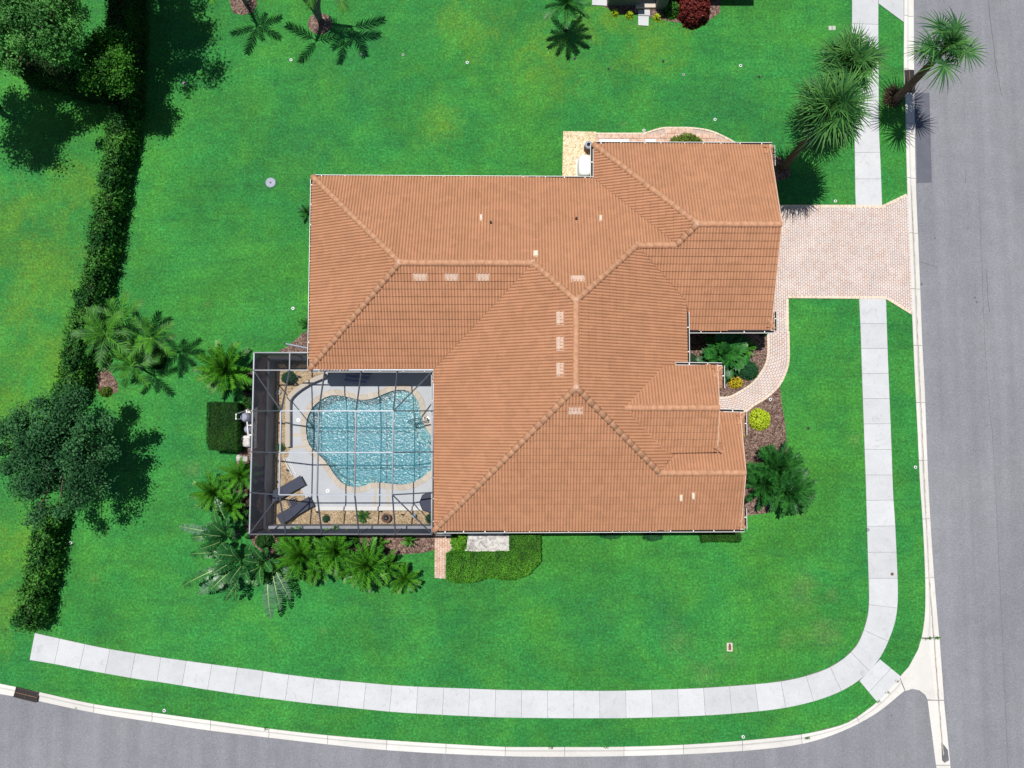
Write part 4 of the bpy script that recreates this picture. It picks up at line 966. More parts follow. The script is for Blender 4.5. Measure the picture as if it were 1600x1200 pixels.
# pots and garden ornaments
def pot(name, px, r, h, mat, lab, z=.015):
    t = empty(name, W(*px, z), lab, 'pot'); m2 = MB(); m2.lathe([(r * .62, 0), (r * .85, h * .4), (r, h * .9), (r * 1.06, h), (r * .86, h), (r * .80, h * .82)], (0, 0, 0), 16); m2.build('pot', mat, t, smooth=False)
    m2 = MB(); m2.lathe([(r * .78, h * .70), (r * .4, h * .78)], (0, 0, 0), 12); m2.build('soil', M['mulch'], t); return t
t = pot('garden_urn', (605, 808), .24, .42, M['terracotta'], 'dark clay urn standing on the gravel below the pool')
m2 = MB(); m2.lathe([(.17, .30), (.15, .40), (.06, .47)], (0, 0, 0), 12); m2.build('lid_stone', M['blackmetal'], t)
t = empty('stepping_stone', W(435.5, 613, .015), 'round pale stepping stone on the gravel beside the planter wall', 'stone'); m2 = MB(); m2.lathe([(.15, 0), (.16, .06), (.12, .09), (.04, .07)], (0, 0, 0), 14); m2.build('stone', M['weathered'], t)
t = empty('garden_lantern', W(648, 805, .015), 'small pale blue garden lantern on the gravel near the house corner', 'lantern')
m2 = MB(); m2.lathe([(.10, 0), (.10, .03), (.03, .06), (.03, .25), (.12, .27), (.10, .42), (.03, .50)], (0, 0, 0), 10); m2.build('body', plain('pale_blue_glaze', (.45, .62, .78), .3, .6, .06, 6), t); m2 = MB(); m2.lathe([(.02, .5), (.03, .55)], (0, 0, 0), 8); m2.build('finial', M['white'], t)
for i, (x, y) in enumerate(((439, 660), (450, 734), (434, 752), (496, 799), (595, 797.5), (629, 803), (468, 588), (463, 598))):
    t = empty('spotlight', W(x, y, .015), None, None)
    m2 = MB(); m2.tube([(0, 0, 0), (0, 0, .16)], .012, 5); m2.build('stake', M['blackmetal'], t); m2 = MB(); m2.tube([(-.04, .0, .16), (.07, -.03, .22)], [.035, .05], 8); m2.build('lamp_head', M['blackmetal'], t)
    tag(t, ['small black garden spotlight beside the straight planter wall run', 'small black spotlight in gravel beside the edging strips', 'small black spotlight in gravel near the upper lounger', 'small black spotlight at the end of the straight planter wall', 'small black spotlight below the cream deck bands', 'small black spotlight between urn and lantern', 'small black spotlight near the flowering shrub', 'small black spotlight under the flowering shrub by the wall'][i], 'spotlight', 'black garden spotlights in the cage')
# pool equipment outside the west screen
t = empty('pool_equipment', W(402, 668, 0), 'pool pump and filter with white pipes behind the west screen wall', 'pool equipment')
for x, y, r, h in ((0, .55, .26, .85), (.05, -.1, .2, .5)):
    m2 = MB(); m2.lathe([(r, .05), (r, h * .8), (r * .7, h), (r * .2, h + .05)], (x - .45, y, 0), 14); m2.build('tank', M['bluegrey'], t, smooth=False)
m2 = MB(); m2.tube([(-.4, .95, .05), (-.4, .95, .6), (-.35, .4, .62), (-.3, -.5, .5), (-.3, -.9, .1)], .04, 7); m2.build('pipe', M['whiteplastic'], t)
m2 = MB(); m2.tube([(-.62, .95, .04), (-.62, .7, 1.5), (-.62, .45, 1.5), (-.6, .45, .2)], .035, 7); m2.build('pipe', M['whiteplastic'], t)
m2 = MB(); m2.bevbox((-.45, -.75, 0), (.5, .6, .55), .05); m2.build('pump_cover', M['weathered'], t); m2 = MB(); m2.box((-.45, 0, .02), (.9, 2.3, .05)); m2.build('pad', M['curb'], t)

# ================================================================== VEGETATION
def leaf_cloud(name, pts, nrm, size, mat, parent=None, loc=None, aspect=.55, jitter=.6, fold=.18, tint=None):
    """one small folded leaf per point (base, left, tip, right and a raised midline)"""
    N = len(pts); pts = np.asarray(pts, float); nrm = np.asarray(nrm, float) + RNG.normal(0, jitter, (N, 3)); nrm /= np.linalg.norm(nrm, axis=1, keepdims=True) + 1e-9
    r = RNG.normal(0, 1, (N, 3)); t = np.cross(nrm, r); t /= np.linalg.norm(t, axis=1, keepdims=True) + 1e-9; b = np.cross(nrm, t)
    s = (size * RNG.uniform(.65, 1.3, N))[:, None]
    v = np.empty((N, 4, 3)); v[:, 0] = pts - t * s * .5; v[:, 1] = pts + b * s * aspect * .5 + nrm * s * fold; v[:, 2] = pts + t * s * .5; v[:, 3] = pts - b * s * aspect * .5 + nrm * s * fold
    idx = np.arange(N)[:, None] * 4; f = np.concatenate([idx + [0, 1, 2], idx + [0, 2, 3]], 1).reshape(-1, 3)
    me = bpy.data.meshes.new(name); me.vertices.add(N * 4); me.vertices.foreach_set('co', v.reshape(-1)); me.loops.add(len(f) * 3); me.loops.foreach_set('vertex_index', f.reshape(-1).astype(np.int32))
    me.polygons.add(len(f)); me.polygons.foreach_set('loop_start', np.arange(0, len(f) * 3, 3, dtype=np.int32)); me.update(calc_edges=True)
    at_ = me.attributes.new('tint', 'FLOAT', 'POINT'); tv = RNG.uniform(0, 1, N) if tint is None else np.clip(tint + RNG.normal(0, .18, N), 0, 1); at_.data.foreach_set('value', np.repeat(tv, 4).astype(np.float32))
    o = link(name, me, mat, parent, loc); return o
def unit(n): v = RNG.normal(0, 1, (n, 3)); return v / np.linalg.norm(v, axis=1, keepdims=True)
def wobble(p, sc, seed):
    """cheap smooth noise for uneven outlines"""
    r = np.random.default_rng(seed); out = np.zeros(len(p))
    for k in range(5):
        d = r.normal(0, 1, p.shape[1]) * sc * (1 + .6 * k); out += np.sin(p @ d + r.uniform(0, 6.28)) / (1 + .5 * k)
    return out / 2.2
def bush(name, px, r, h, leaf, n, size, lab, cat='shrub', group=None, hz=None, z=.0, stem=True, aspect=.55, core=True):
    """rounded shrub: leaves over and inside a lumpy dome"""
    c = W(px[0], px[1], hz if hz is not None else h * .5); t = empty(name, (c.x, c.y, z), lab, cat, group)
    u = unit(n); u[:, 2] = np.abs(u[:, 2]) * 1.05 - .12; rr = RNG.uniform(.62, 1.0, n) ** .5 * (1 + .16 * wobble(u, 3.2, n))
    rx, ry = (r, r) if not hasattr(r, '__len__') else r
    p = np.stack([u[:, 0] * rx * rr, u[:, 1] * ry * rr, np.maximum(.03, u[:, 2] * h * rr)], 1)
    leaf_cloud('foliage', p, u + [0, 0, .5], size, leaf, t, aspect=aspect, tint=.5 + .35 * wobble(p, 3.0 / max(rx, .3), n + 1))
    if stem:
        mb = MB()
        for k in range(7):
            a = k * .9; mb.tube([(0.02 * math.cos(a), .02 * math.sin(a), 0), (rx * .35 * math.cos(a), ry * .35 * math.sin(a), h * .45), (rx * .6 * math.cos(a + .3), ry * .6 * math.sin(a + .3), h * .72)], [.02, .014, .006], 5)
        mb.build('stem', M['bark'], t)
    if core:
        mb = MB(); mb.lathe([(.62, .02), (.72, .35), (.55, .6), (.2, .72)], (0, 0, 0), 12); o = mb.build('twigs', M['twig'], t); o.scale = (rx, ry, h)
    return t
def hedge(name, poly_px, h, leaf, dens, size, lab, cat='hedge', rough=.10, group=None, clip=False, aspect=.55):
    """hedge grown over a ground outline (pixels on the ground)"""
    P = np.array(W2(poly_px)); c = P.mean(0); Q = P - c; t = empty(name, (c[0], c[1], 0), lab, cat, group); poly = [tuple(q) for q in Q]
    x0, y0 = Q.min(0) - .1; x1, y1 = Q.max(0) + .1; area = abs(sum(poly[i][0] * poly[(i + 1) % len(poly)][1] - poly[(i + 1) % len(poly)][0] * poly[i][1] for i in range(len(poly)))) / 2
    per = sum(math.dist(poly[i], poly[(i + 1) % len(poly)]) for i in range(len(poly)))
    pts, nr = [], []; nt = int(area * dens); xy = []
    while len(xy) < nt:
        c_ = RNG.uniform([x0, y0], [x1, y1], (4000, 2)); xy += [tuple(q) for q in c_ if inside(q, poly)]
    xy = np.array(xy[:nt]); zz = h + rough * wobble(xy, 2.6, 5) * 1.3 + RNG.normal(0, rough * (.35 if clip else .8), nt) - RNG.uniform(0, .12, nt)
    pts.append(np.c_[xy, zz]); nr.append(np.tile([0, 0, 1.0], (nt, 1)))
    ns = int(per * h * dens * .9); ring = resample(poly + [poly[0]], 800); k = RNG.integers(0, 799, ns); d = ring[k + 1] - ring[k]; d /= np.linalg.norm(d, axis=1, keepdims=True) + 1e-9
    sg = 1 if sum(poly[i][0] * poly[(i + 1) % len(poly)][1] - poly[(i + 1) % len(poly)][0] * poly[i][1] for i in range(len(poly))) > 0 else -1
    on = np.c_[d[:, 1], -d[:, 0]] * sg; sxy = ring[k] + on * (RNG.normal(-.03, rough * .6, ns) + rough * .8 * wobble(ring[k], 3.0, 9))[:, None]
    pts.append(np.c_[sxy, RNG.uniform(.03, h, ns)]); nr.append(np.c_[on, np.full(ns, .3)])
    pts = np.concatenate(pts); nr = np.concatenate(nr)
    leaf_cloud('foliage', pts, nr, size, leaf, t, tint=.5 + .38 * wobble(pts, 1.8, 12), aspect=aspect)
    mb = MB(); inn = offset_closed(poly, -.10); mb.prism(inn, 0, h - .14); mb.build('twigs', M['twig'], t); return t
def tree(name, px, ch, r, rz, leaf, nclump, nleaf, size, lab, group=None, trunk_r=.16, seed=1, cr=.5, shell=.55, lean=(0, 0), bark='bark'):
    """broadleaf tree: forked trunk, limbs to leaf clumps spread through an uneven crown; px is where the crown's middle shows"""
    c = W(px[0], px[1], ch); t = empty(name, (c.x + lean[0], c.y + lean[1], 0), lab, 'tree', group); rg = np.random.default_rng(seed)
    u = rg.normal(0, 1, (nclump, 3)); u /= np.linalg.norm(u, axis=1, keepdims=True); rad_ = rg.uniform(shell, 1, nclump)[:, None] * (1 + .18 * wobble(u, 2.5, seed))[:, None]
    ctr = u * rad_ * [r, r, rz] + [-lean[0], -lean[1], ch]
    P_, N_, T_ = [], [], []
    for q in range(nclump):
        k = int(nleaf * rg.uniform(.6, 1.4)); d = rg.normal(0, 1, (k, 3)) * cr * rg.uniform(.6, 1.25) * [1, 1, .7]; P_.append(ctr[q] + d); N_.append(d * .6 + [0, 0, .9]); T_.append(np.full(k, rg.uniform(.15, .85)))
    P_ = np.concatenate(P_); P_[:, 2] = np.maximum(P_[:, 2], .3)
    leaf_cloud('crown', P_, np.concatenate(N_), size, leaf, t, tint=np.concatenate(T_), jitter=.7)
    mb = MB(); fork = ch - rz * .75; fork = max(fork, ch * .35); mid = Vector((-lean[0] * .5, -lean[1] * .5, fork)); mb.tube([(0, 0, -.05), (.03, .02, fork * .5), mid], [trunk_r * 1.25, trunk_r, trunk_r * .85], 9); mb.build('trunk', M[bark], t)
    lm = MB()
    for q in rg.permutation(nclump)[:int(nclump * .6)]:
        e = Vector(ctr[q]); m_ = mid.lerp(e, .5) + Vector(rg.normal(0, .12, 3)) + Vector((0, 0, .15)); lm.tube([mid, m_, e], [trunk_r * .5, trunk_r * .25, .015], 5)
    o = lm.build('limbs', M[bark], t); return t

# ---- frond meshes (shared)
def tri_mesh(name, vs, fs, tint, mat):
    me = bpy.data.meshes.new(name); me.from_pydata([tuple(v) for v in vs], [], fs); me.update(); a = me.attributes.new('tint', 'FLOAT', 'POINT'); a.data.foreach_set('value', np.array(tint, np.float32)); me.materials.append(mat); return me
def strip_leaf(vs, fs, tn, base, dirv, side, L_, w_, droop, tint, seg=3):
    """tapering blade drooping along its length"""
    b0 = len(vs); base = Vector(base); d = Vector(dirv).normalized(); sd_ = Vector(side).normalized()
    for i in range(seg + 1):
        f = i / seg; p = base + d * L_ * f + Vector((0, 0, -droop * f * f * L_)); ww = w_ * (1 - f) ** .6 * (.55 + .45 * min(1, f * 4)) / 2
        if i == seg: vs.append(p); tn.append(tint)
        else: vs += [p - sd_ * ww, p + sd_ * ww]; tn += [tint, tint]
    for i in range(seg - 1): k = b0 + i * 2; fs.append((k, k + 1, k + 3, k + 2))
    k = b0 + (seg - 1) * 2; fs.append((k, k + 1, k + 2))
def fan_frond(pet, L_, nseg, droop, mat, seed, spread=150):
    rg = random.Random(seed); vs, fs, tn = [], [], []
    cv = [Vector((pet * f, 0, .10 * math.sin(f * 2) * pet - .12 * f * f * pet)) for f in (0, .35, .7, 1)]
    strip_leaf(vs, fs, tn, (0, 0, 0), (1, 0, .1), (0, 1, 0), pet * 1.02, .06, .1, 1.0, 3)
    hub = cv[-1]
    for k in range(nseg):
        a = rad(-spread + 2 * spread * k / (nseg - 1)) + rg.gauss(0, .03); cl = L_ * (.72 + .28 * math.cos(a * .6)) * rg.uniform(.85, 1.08)
        d = Vector((math.cos(a), math.sin(a), .28 * abs(math.sin(a)) - .05)); s_ = Vector((-math.sin(a), math.cos(a), rg.uniform(-.5, .5)))
        strip_leaf(vs, fs, tn, hub + Vector((.12 * math.cos(a) , 0, 0)), d, s_, cl, .085, droop * rg.uniform(.7, 1.4), min(1, max(0, rg.gauss(.5, .25))), 4)
    return tri_mesh('fan_frond', vs, fs, tn, mat)
def feather_frond(L_, npair, ll, lw, arch, mat, seed, vee=.35, bare=.12, ang=52, droop=.35, ribw=.03, ribtint=.95):
    rg = random.Random(seed); vs, fs, tn = [], [], []
    def rib(f): return Vector((L_ * (f - .10 * arch * f * f), 0, L_ * (.42 * f - arch * f * f * .62)))
    seg = 8
    for i in range(seg):
        a, b = rib(i / seg), rib((i + 1) / seg); w0, w1 = ribw * (1 - .7 * i / seg), ribw * (1 - .7 * (i + 1) / seg); b0 = len(vs)
        vs += [a - Vector((0, w0, -.01)), a + Vector((0, w0, .01)), b + Vector((0, w1, .01)), b - Vector((0, w1, -.01))]; fs.append((b0, b0 + 1, b0 + 2, b0 + 3)); tn += [ribtint] * 4
    for k in range(npair):
        f = bare + (1 - bare) * (k + .3) / npair; p = rib(f); t_ = (rib(min(1, f + .02)) - rib(f - .02)).normalized()
        for s_ in (-1, 1):
            al = rad(ang - 18 * f) + rg.gauss(0, .06); d = t_ * math.cos(al) + Vector((0, s_, 0)) * math.sin(al) + Vector((0, 0, vee * math.sin(al))); ln = ll * (math.sin(math.pi * (.12 + .80 * f)) ** .6) * rg.uniform(.88, 1.1)
            sd_ = t_ * math.sin(al) - Vector((0, s_, 0)) * math.cos(al)
            strip_leaf(vs, fs, tn, p, d, sd_, ln, lw, droop * rg.uniform(.6, 1.4), min(1, max(0, rg.gauss(.5, .22))), 3)
    return tri_mesh('frond', vs, fs, tn, mat)
def paddle_leaf(pet, L_, wd_, arch, mat, seed, tears=0.0, lobes=0):
    """big leaf on a stalk: midrib with a blade either side, torn or lobed along the veins"""
    rg = random.Random(seed); vs, fs, tn = [], [], []; n = 18
    def rib(f): return Vector((pet + L_ * f, 0, pet * .75 + L_ * (.30 * f - arch * f * f)))
    b0 = len(vs); vs += [Vector((0, -.02, 0)), Vector((0, .02, 0)), rib(0) + Vector((0, .018, 0)), rib(0) - Vector((0, .018, 0))]; fs.append((0, 1, 2, 3)); tn += [.9] * 4
    for i in range(n):
        f0, f1 = i / n, (i + 1) / n
        for s_ in (-1, 1):
            g0 = (rg.uniform(0, .5) * (f1 - f0) if rg.random() < tears else 0); a, b = rib(f0 + g0), rib(f1)
            prof = lambda f: wd_ * max(.04, math.sin(math.pi * min(1, f * .93 + .07)) ** .55)
            cut = rg.uniform(.8, 1.02) if tears else 1; cut *= (.45 + .55 * (i % 3 != 2)) if lobes else 1
            dz = -.12 + rg.gauss(0, .22) * tears; fw = .25 + .15 * rg.random() * tears; b0 = len(vs)
            oa = Vector((fw * prof(f0) , s_ * prof(f0) * cut, dz * prof(f0) * .6 + .12 * prof(f0))); ob = Vector((fw * prof(f1), s_ * prof(f1) * cut, dz * prof(f1) * .6 + .12 * prof(f1)))
            ma, mb_ = oa * .5 + Vector((0, 0, .06 * wd_)), ob * .5 + Vector((0, 0, .06 * wd_))
            tt = min(1, max(0, rg.gauss(.45, .2)))
            vs += [a, b, b + mb_, a + ma, b + ob, a + oa]; tn += [tt] * 6; fs += [(b0, b0 + 1, b0 + 2, b0 + 3), (b0 + 3, b0 + 2, b0 + 4, b0 + 5)]
    me = tri_mesh('leaf_blade', vs, fs, tn, mat)
    rv, rf = [], []
    for i in range(9):
        a, b = rib(i / 9), rib((i + 1) / 9); w0 = .022 * (1 - i / 10); k = len(rv); rv += [a + Vector((0, -w0, .012)), a + Vector((0, w0, .012)), b + Vector((0, w0 * .9, .012)), b + Vector((0, -w0 * .9, .012))]; rf.append((k, k + 1, k + 2, k + 3))
    mr = bpy.data.meshes.new('midrib'); mr.from_pydata([tuple(v) for v in rv], [], rf); mr.materials.append(L['rib'])
    return me, mr
def place(me, name, parent, az, elev, z=0, off=(0, 0), sc=1.0, roll=0):
    o = bpy.data.objects.new(name, me); COL.objects.link(o); o.parent = parent
    o.matrix_local = Matrix.Translation((off[0], off[1], z)) @ Matrix.Rotation(az, 4, 'Z') @ Matrix.Rotation(-elev, 4, 'Y') @ Matrix.Rotation(roll, 4, 'X') @ Matrix.Diagonal((sc, sc, sc, 1)); return o
def rosette(parent, meshes, n, z, rings, sc=1.0, off=(0, 0), rg=random, az0=0, name='frond'):
    """rings: (share, elevation low, elevation high, scale)"""
    k = 0; ga = 2.39996
    for share, e0, e1, s_ in rings:
        m_ = max(1, int(round(n * share)))
        for i in range(m_):
            a = az0 + k * ga + rg.uniform(-.25, .25); place(rg.choice(meshes), name, parent, a, rad(rg.uniform(e0, e1)), z + rg.uniform(-.05, .05), off, sc * s_ * rg.uniform(.88, 1.1), rg.uniform(-.25, .25)); k += 1
FAN = [fan_frond(.80, 1.10, 28, .38, L['sabal'], i) for i in range(4)]
FAN_S = [fan_frond(.45, .80, 26, .35, L['sabal'], 20 + i) for i in range(3)]
FAN_DRY = [fan_frond(.7, .8, 22, .8, L['dry'], 40 + i) for i in range(2)]
FEA = [feather_frond(2.1, 17, .60, .085, .55, L['feather'], i) for i in range(4)]
FEA_DARK = [feather_frond(2.3, 38, .50, .05, .5, L['sabal'], 30 + i) for i in range(3)]
CYC = [feather_frond(1.45, 15, .34, .078, .45, L['cycad'], 60 + i, vee=.45, bare=.08, ang=55, droop=.15) for i in range(4)]
CYC_D = [feather_frond(1.45, 15, .34, .080, .42, L['cycad_dark'], 70 + i, vee=.45, bare=.08, ang=55, droop=.15) for i in range(4)]
LOBE = [feather_frond(1.25, 11, .38, .15, .55, L['cycad_dark'], 80 + i, vee=.15, bare=.25, ang=58, droop=.25, ribw=.025) for i in range(3)]
PAD = [paddle_leaf(1.0, 1.35, .36, .40, L['paddle'], 90 + i, tears=.25) for i in range(3)]
TORN = [paddle_leaf(1.0, 2.0, .30, .42, L['torn'] if i else L['paddle'], 95 + i, tears=1.0) for i in range(3)]
def trunk_tube(parent, pts, rs, mat, name='trunk', n=9):
    mb = MB(); mb.tube(smooth_open(pts, 3), list(np.interp(np.linspace(0, 1, (len(pts) - 1) * 3 + 1), np.linspace(0, 1, len(rs)), rs)), n); return mb.build(name, mat, parent, smooth=True)

# ---- palms by the street
def fan_palm(base_px, crown_px, h, n, sc, lab, dry=6, r=.17, meshes=FAN, rings=None, boots=True):
    b = W(*base_px, 0); c = W(*crown_px, h); t = empty('fan_palm', b, lab, 'palm', None); o = c - b
    rs = np.linspace(r * 1.25, r * .85, 4)
    trunk_tube(t, [(0, 0, -.05), (o.x * .3, o.y * .3, h * .33), (o.x * .65, o.y * .65, h * .68), (o.x, o.y, h)], rs, M['palm_bark'])
    rosette(t, meshes, n, h + .05, rings or [(.22, 45, 75, .9), (.33, 15, 40, 1.0), (.30, -15, 12, 1.0), (.15, -40, -18, .95)], sc, (o.x, o.y))
    rosette(t, FAN_S, 7, h + .05, [(1, 35, 80, .8)], sc, (o.x, o.y))
    if dry: rosette(t, FAN_DRY, dry, h - .15, [(1, -65, -40, .9)], sc, (o.x, o.y), name='dry_frond')
    return t
fan_palm((1222, 263), (1297, 174), 6.3, 34, 1.14, 'large fan palm with leaning trunk and full crown beside the garage', 9)
fan_palm((1262, 172), (1326, 102), 5.2, 26, 1.02, 'smaller fan palm crowded behind the large palm near the sidewalk', 4)
sp_ = fan_palm((1397, 158), (1477, 76), 5.2, 10, 1.10, 'fan palm leaning over the street from the verge', 0, .19, rings=[(.30, 30, 60, .6), (.50, -5, 22, 1.0), (.20, -35, -10, .95)])
t = empty('dry_grass_tuft', W(1394, 152, 0), 'brown dry grass tuft around the foot of the street palm', 'plant')
vs, fs, tn = [], [], []
for k in range(420):
    a = random.uniform(0, 6.283); e = random.uniform(.2, 1.3); rr = random.uniform(0, .35); d = Vector((math.cos(a) * math.cos(e), math.sin(a) * math.cos(e), math.sin(e)))
    strip_leaf(vs, fs, tn, (rr * math.cos(a), rr * math.sin(a), 0), d, (-math.sin(a), math.cos(a), 0), random.uniform(.45, .85), .03, .5, random.random(), 3)
link('blades', tri_mesh('blades', vs, fs, tn, L['dry']), None, t)
# ---- clump of feather palms at the back (crowns mostly beyond the frame)
def feather_palm(base_px, tops, lab, n=9, sc=1.0, bark='grey_bark', r=.09, meshes=FEA, rings=None, cat='palm', name='feather_palm'):
    b = W(*base_px, 0); t = empty(name, b, lab, cat)
    for (px, py, h) in tops:
        c = W(px, py, h) - b; trunk_tube(t, [(0, 0, -.05), (c.x * .18, c.y * .18, h * .35), (c.x * .55, c.y * .55, h * .7), (c.x, c.y, h)], [r * 1.4, r, r * .9, r * .8], M[bark], n=8)
        rosette(t, meshes, n, h, rings or [(.25, 30, 60, .85), (.5, -5, 25, 1.0), (.25, -30, -8, 1.0)], sc, (c.x, c.y), az0=random.uniform(0, 6))
    return t
feather_palm((500, 31), [(447, -26, 4.0), (488, -48, 4.6), (512, -40, 3.6)], 'three stemmed palm with bent grey trunks in a mulch ring', 5, .95, r=.11)
feather_palm((385, 6), [(344, -52, 4.0)], 'palm at the lawn edge with only its mulch bed and shadow in view', 6, .85)
t = feather_palm((884, 46), [(884, 6, 2.3)], 'short dark palm casting a star shaped shadow on the back lawn', 24, .95, 'palm_bark', .10, CYC_D, [(.3, 35, 70, .9), (.4, 5, 30, 1.0), (.3, -20, 0, 1.0)])
# ---- arching palms by the west hedge
feather_palm((215, 545), [(166, 522, 2.6), (190, 500, 2.2)], 'arching feather palm growing against the west boundary hedge', 11, .78, r=.07)
feather_palm((245, 545), [(238, 528, 2.4)], 'feather palm with yellowish fronds east of the hedge palm', 10, .78, r=.07)
feather_palm((222, 575), [(207, 572, 1.9)], 'low feather palm above the small mulch patch', 8, .72, r=.06)
# ---- cycads and broad rosettes
def cycad(px, r, lab, n=30, meshes=CYC, h=.5, group=None, name='cycad', rings=None):
    c = W(px[0], px[1], h + .3); t = empty(name, (c.x, c.y, 0), lab, 'cycad', group); mb = MB(); mb.lathe([(.16, 0), (.18, h * .6), (.12, h)], (0, 0, 0), 9); mb.build('trunk', M['palm_bark'], t)
    rosette(t, meshes, n, h - .03, rings or [(.25, 45, 75, .85), (.4, 15, 40, 1.0), (.35, -8, 12, 1.0)], r / 1.4, az0=random.uniform(0, 6)); return t
cycad((350, 576), 1.55, 'large glossy cycad rosette above the clipped box hedge', 42, h=1.2)
cycad((372, 742), 1.05, 'cycad below the pool equipment west of the cage', 26, h=.9)
cycad((332, 770), 1.20, 'cycad with spreading fronds beside the big paddle leaves', 30, h=.9)
cycad((468, 868), 1.45, 'bright green cycad at the west end of the south bed', 36, h=1.0)
cycad((521, 862), 1.25, 'bright green cycad second along the south bed', 32, h=1.1)
cycad((571, 884), 1.40, 'bright green cycad third along the south bed with wide fronds', 36, h=1.0)
cycad((631, 906), .95, 'small bright cycad out on the lawn beyond the south bed', 26, h=.7)
cycad((495, 884), 1.1, 'bright green cycad tucked between the first two south bed cycads', 28, h=.8); cycad((546, 888), 1.0, 'bright green cycad overhanging the lawn mid south bed', 26, h=.8); cycad((448, 852), .9, 'bright green cycad against the cage wall in the south bed', 22, h=.8); cycad((602, 884), 1.0, 'bright green cycad beside the small lawn cycad', 26, h=.8); cycad((358, 790), 1.0, 'cycad between the spreading cycad and the cage', 24, h=.9)
cycad((422, 893), .9, 'low cycad beside the torn paddle leaves', 20, h=.6)
cycad((1205, 736), 1.2, 'dark cycad at the back of the front clump near the eave', 30, CYC_D, h=.5); cycad((1233, 766), 1.45, 'dark cycad on the lawn side of the front bed', 46, CYC_D, h=.7)
cycad((1197, 758), 1.35, 'dark cycad next to the gable wall', 40, CYC_D, h=.6)
cycad((1217, 730), 1.45, 'dark cycad nearest the yellow shrub', 42, CYC_D, h=.6)
cycad((478, 330), .55, 'small spiky plant at the west house wall', 16, CYC_D, h=.25, name='spiky_plant'); cycad((480, 506), .55, 'small spiky plant near the cage corner bed', 14, CYC_D, h=.25, name='spiky_plant')
t = cycad((1131, 554), 1.62, 'large split leaf plant filling the entry garden', 34, LOBE, h=.5, name='split_leaf_plant', rings=[(.3, 40, 70, .85), (.45, 12, 36, 1.05), (.25, -6, 10, 1.05)])
t['category'] = 'plant'
cycad((1167, 543), .62, 'light green fern like plant beside the split leaf plant', 26, CYC, h=.35, name='fern')
# ---- giant paddle-leaf plants
def paddles(px, items, lab, name='paddle_leaf_plant'):
    b = W(*px, 0); t = empty(name, b, lab, 'plant'); mb = MB()
    for k in range(5): a = k * 1.26; mb.tube([(.10 * math.cos(a), .10 * math.sin(a), 0), (.16 * math.cos(a), .16 * math.sin(a), .8)], [.07, .05], 7)
    mb.build('stem', M['grey_bark'], t)
    for kind, az, el, sc, z in items:
        me, mr = random.choice(PAD if kind == 'p' else TORN); o = place(me, 'leaf', t, rad(az), rad(el), z, (.1 * math.cos(rad(az)), .1 * math.sin(rad(az))), sc, random.uniform(-.4, .4)); q = bpy.data.objects.new('midrib', mr); COL.objects.link(q); q.parent = o
    return t
paddles((398, 866), [('t', 205, 4, 1.15, .7), ('t', 215, -4, 1.05, .6), ('t', 178, 6, .95, .8), ('p', 232, 10, .9, .6), ('t', 242, 12, .8, .7), ('p', 195, 30, .8, .8), ('t', 262, 10, .75, .7), ('p', 155, 25, .8, .8), ('p', 130, 35, .8, .8), ('p', 290, 30, .7, .7), ('p', 220, 50, .7, .9), ('p', 60, 40, .7, .8), ('p', 210, 40, .85, 1.0), ('p', 185, 45, .8, 1.0), ('p', 245, 45, .8, 1.0), ('p', 165, 42, .8, 1.0), ('p', 225, 20, 1.0, .8), ('p', 275, 40, .8, .9), ('p', 100, 50, .8, .9), ('p', 20, 50, .7, .9), ('p', 315, 45, .8, .9)], 'giant paddle leaf plant with torn leaves sprawling over the lawn')
paddles((372, 832), [('p', 182, 14, .82, .7), ('t', 168, 12, .85, .8), ('p', 100, 30, .8, .8), ('p', 75, 40, .7, .8), ('t', 110, 14, .75, .8), ('p', 230, 35, .7, .7), ('p', 300, 40, .65, .8), ('p', 140, 40, .7, .9), ('p', 200, 45, .8, 1.0), ('p', 160, 50, .8, 1.0), ('p', 260, 45, .7, .9), ('p', 50, 50, .7, .9), ('p', 120, 50, .8, 1.0)], 'paddle leaf plant with one broad intact leaf by the cage corner')
paddles((428, 868), [('t', 285, 6, .9, .7), ('t', 300, 4, .8, .7), ('t', 330, 15, .6, .7), ('p', 250, 30, .7, .8), ('p', 60, 45, .6, .8), ('p', 10, 40, .6, .8), ('t', 275, 0, 1.0, .7), ('p', 200, 45, .8, .9), ('p', 290, 45, .8, .9), ('p', 160, 50, .7, .9), ('p', 110, 50, .7, .9), ('p', 330, 50, .7, .9)], 'paddle leaf plant with grey torn leaves between two cycads')
cycad((637, 845), .42, 'small leafy rosette on a bent pale trunk in the south bed', 16, CYC, h=.75, name='rosette_plant'); cycad((590, 850), .55, 'yellow green spiky plant in the south bed mulch', 16, CYC, h=.4, name='spiky_plant')
# ---- hedges
hedge('boundary_hedge', [(226, 168), (216, 230), (203, 300), (190, 370), (176, 440), (160, 510), (148, 560), (138, 622), (115, 622), (127, 560), (136, 505), (156, 440), (166, 368), (182, 300), (192, 230), (206, 168)], 1.5, L['hedge_blue'], 560, .15, 'long boundary hedge running down the west side of the lawn', rough=.26)
hedge('boundary_hedge', [(110, 792), (102, 835), (94, 878), (84, 925), (76, 968), (53, 968), (61, 925), (69, 880), (80, 830), (86, 790)], 1.5, L['hedge_blue'], 560, .15, 'short boundary hedge ending near the sidewalk', rough=.26)
hedge('boundary_hedge', [(232, -60), (230, 40), (226, 166), (196, 166), (200, 40), (204, -60)], 2.3, L['clip'], 300, .12, 'tall dark hedge under the corner trees', rough=.16)
hedge('boundary_hedge', [(184, 172), (110, 150), (40, 128), (44, 98), (112, 120), (190, 142)], 2.1, L['clip'], 300, .12, 'dark cross hedge branching west from the boundary hedge', rough=.16)
